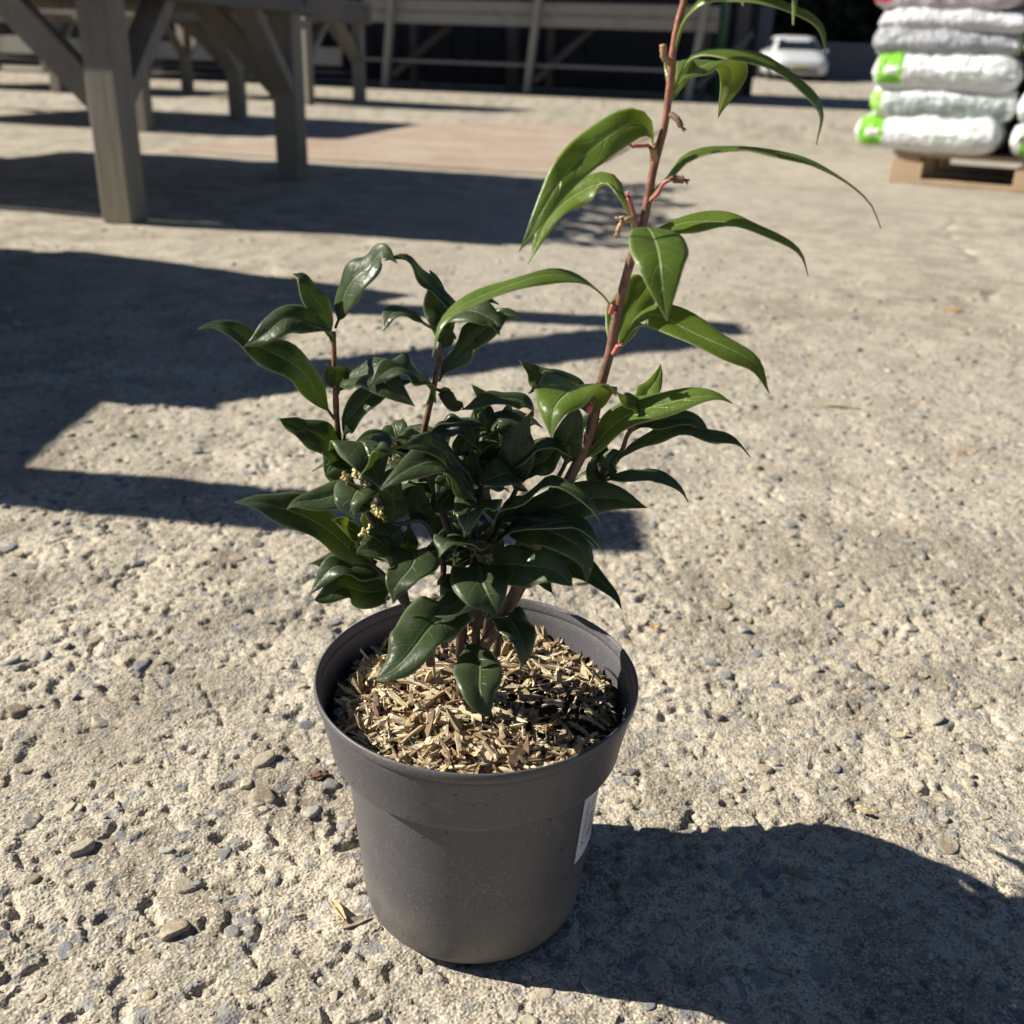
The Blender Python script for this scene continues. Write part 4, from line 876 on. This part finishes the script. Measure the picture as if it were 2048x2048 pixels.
BM = dict(green=bag_mat('white_green_bag', (.80, .82, .83), 'green'), panel=bag_mat('white_grey_panel_bag', (.80, .83, .82), 'panel'), logo=bag_mat('white_logo_bag', (.80, .83, .81), 'logo'), silver=bag_mat('silver_bag', (.36, .37, .40), ''), pale=bag_mat('pale_grey_bag', (.62, .62, .66), ''), red=bag_mat('pink_grey_bag', (.50, .46, .50), 'red'))
def bag_mesh(L, D, T, seed, mat):
    nx, ny = 36, 24; v = []; f = []; X, Y = np.meshgrid(np.linspace(-1, 1, nx), np.linspace(-1, 1, ny), indexing='ij')
    th = (1-np.abs(X)**9)**.5*(1-np.abs(Y)**14)**.28; wr = (vnoise(X*3+seed, Y*2.3, seed)-.5)*.5+(vnoise(X*8+seed, Y*3, seed+5)-.5)*.5+(vnoise(X*17+Y*9, Y*7, seed+9)-.5)*.34+(np.abs(vnoise(X*11-Y*5, Y*6, seed+11)-.5)-.25)*.5
    px = X*L/2*(1-.05*np.abs(Y)**3); py = Y*D/2*(1-.05*np.abs(X)**3)+.012*(vnoise(X*6+seed, Y*2, seed+2)-.5)
    for s in (1, -1):
        zz_ = s*T/2*th*(1+(wr if s > 0 else wr*.3)*.55)+.02*np.abs(X)**4*(vnoise(Y*5+seed, X*0, seed+3)-.5)*2
        if s < 0: zz_ = np.maximum(zz_, -T/2)
        v += list(zip(px.ravel(), py.ravel(), (zz_+T/2+s*.0012).ravel()))
    K = nx*ny
    for i in range(nx-1):
        for j in range(ny-1):
            a = i*ny+j; f.append((a, a+ny, a+ny+1, a+1)); f.append((a+K, a+K+1, a+K+ny+1, a+K+ny))
    ed = [i*ny for i in range(nx)]+[(nx-1)*ny+j for j in range(1, ny)]+[i*ny+ny-1 for i in range(nx-2, -1, -1)]+[j for j in range(ny-2, 0, -1)]
    for a, b in zip(ed, ed[1:]+ed[:1]): f.append((b, a, a+K, b+K))
    return mesh('compost_bag', v, f, mat, True)
lay = [('green', 'logo', .130), ('panel', 'logo', .132), ('green', 'green', .132), ('silver', 'panel', .10), ('pale', 'pale', .08), ('red', 'silver', .09), ('pale', 'red', .09)]
desc = dict(green='white plastic bag with a bright green corner print', panel='white plastic bag with a grey-green panel', logo='white plastic bag with a big green emblem', silver='silver grey plastic bag', pale='pale grey plastic bag', red='pinkish grey plastic bag with a red end')
z = .141; nth = ['bottom', 'second', 'third', 'fourth', 'fifth', 'sixth', 'top']
rb = random.Random(4)
for k, (a, b, T) in enumerate(lay):
    sh = .03*(k % 2)
    spots = [(a, .30+rb.uniform(-.015, .02), .24, .64, .52, 0, 'front left'), (b, .90+rb.uniform(-.01, .02), .31, .56, .66, 0, 'front right'), (a if k > 2 else 'panel', .25, .73, .52, .50, 0, 'back left'), (b if k > 2 else 'green', .86, .82, .68, .36, 0, 'back right')]
    for q, (mt, x, y, L_, D_, rz, where) in enumerate(spots):
        o = link('compost_bag', bag_mesh(L_, D_, T*1.16, k*7+q, BM[mt]))
        loc = Matrix.Rotation(PZ, 4, 'Z') @ Vector((x-.15+rb.uniform(-.03, .03), y-.03+rb.uniform(-.015, .012), 0)); o.location = (1.70+loc.x, 5.02+loc.y, z); o.rotation_euler = (0, 0, PZ+rz+rb.uniform(-.07, .07))
        tag(o, f'{desc[mt]}, {nth[k]} layer, {where} of the stack', 'bag', 'bags stacked on the pallet')
    z += T
# ------------------------------------------------------------------ scraps lying on the yard
drm = mat_plain('dry_leaf', (.45, .27, .10), .8, vary=.4, scale=200); stm = mat_plain('straw', (.55, .42, .22), .7, vary=.3, scale=300); dkb = mat_plain('dead_leaf', (.13, .06, .03), .8, vary=.4, scale=200)
def scrap(name, x, y, L, W_, rz, mat, label, cat, seed):
    r = random.Random(seed); v = []; n = 7
    z0 = float(ground_h(np.array([x]), np.array([y]), np.array([.002]))[0])+.0034
    for i in range(n):
        t = i/(n-1); w = W_*(math.sin(math.pi*(.12+.76*t))**.7)*r.uniform(.8, 1.1); zc = .0015*math.sin(t*3.1)*r.uniform(.6, 1.4)
        for s in (-1, 0, 1): v.append(((t-.5)*L, s*w/2, zc+.001*abs(s)*r.uniform(0, 1.5)))
        for s in (-1, 0, 1): v.append(((t-.5)*L, s*w/2, zc-.0007))
    f = []
    for i in range(n-1):
        a = i*6; b = a+6
        f += [(a, b, b+1, a+1), (a+1, b+1, b+2, a+2), (a+4, b+4, b+3, a+3), (a+5, b+5, b+4, a+4), (a+3, b+3, b, a), (a+2, b+2, b+5, a+5)]
    f += [(0, 1, 4, 3), (1, 2, 5, 4), (n*6-6, n*6-3, n*6-2, n*6-5), (n*6-5, n*6-2, n*6-1, n*6-4)]
    o = link(name, mesh(name, v, f, mat)); o.location = (x, y, z0); o.rotation_euler = (0, 0, rz); tag(o, label, cat); return o
stm2 = mat_plain('grey_splinter', (.28, .23, .165), .8, vary=.3, scale=300)
scrap('dry_leaf', 0.9756, 2.2972, 0.05, 0.022, -0.2, drm, 'curled tan dry leaf lying right of the old joint line on the concrete', 'leaf', 0)
scrap('straw_piece', 0.5142, 1.5575, 0.06, 0.008, -0.15, stm, 'long tan splinter lying alone on the concrete beyond the shrub', 'splinter', 1)
scrap('dry_leaf', 0.1404, 0.8477, 0.01, 0.006, 1.0, drm, 'small orange brown scrap just behind the pot rim on the right', 'leaf', 2)
scrap('dead_leaf', -0.1367, 0.6163, 0.014, 0.007, 0.4, dkb, 'crumpled dark red dead leaf close to the left of the pot rim', 'leaf', 3)
scrap('straw_piece', -0.1015, 0.4881, 0.02, 0.0042, -0.95, stm, 'tan straw stub beside the left foot of the pot', 'straw', 4)
scrap('straw_piece', -0.0897, 0.4812, 0.026, 0.006, 0.45, stm2, 'dull grey brown splinter touching ground by the left foot of the pot', 'splinter', 5)
scrap('straw_piece', 0.2651, 0.6010, 0.012, 0.003, -0.6, stm, 'pale straw stub above the edge of the pot shadow', 'straw', 6)
scrap('straw_piece', 0.1299, 0.4883, 0.014, 0.0016, 0.7, stm, 'thin pale stalk lying inside the pot shadow', 'straw', 7)
scrap('dry_leaf', 0.6315, 1.3674, 0.016, 0.005, -0.4, drm, 'faint yellowish scrap on the right of the concrete', 'leaf', 8)
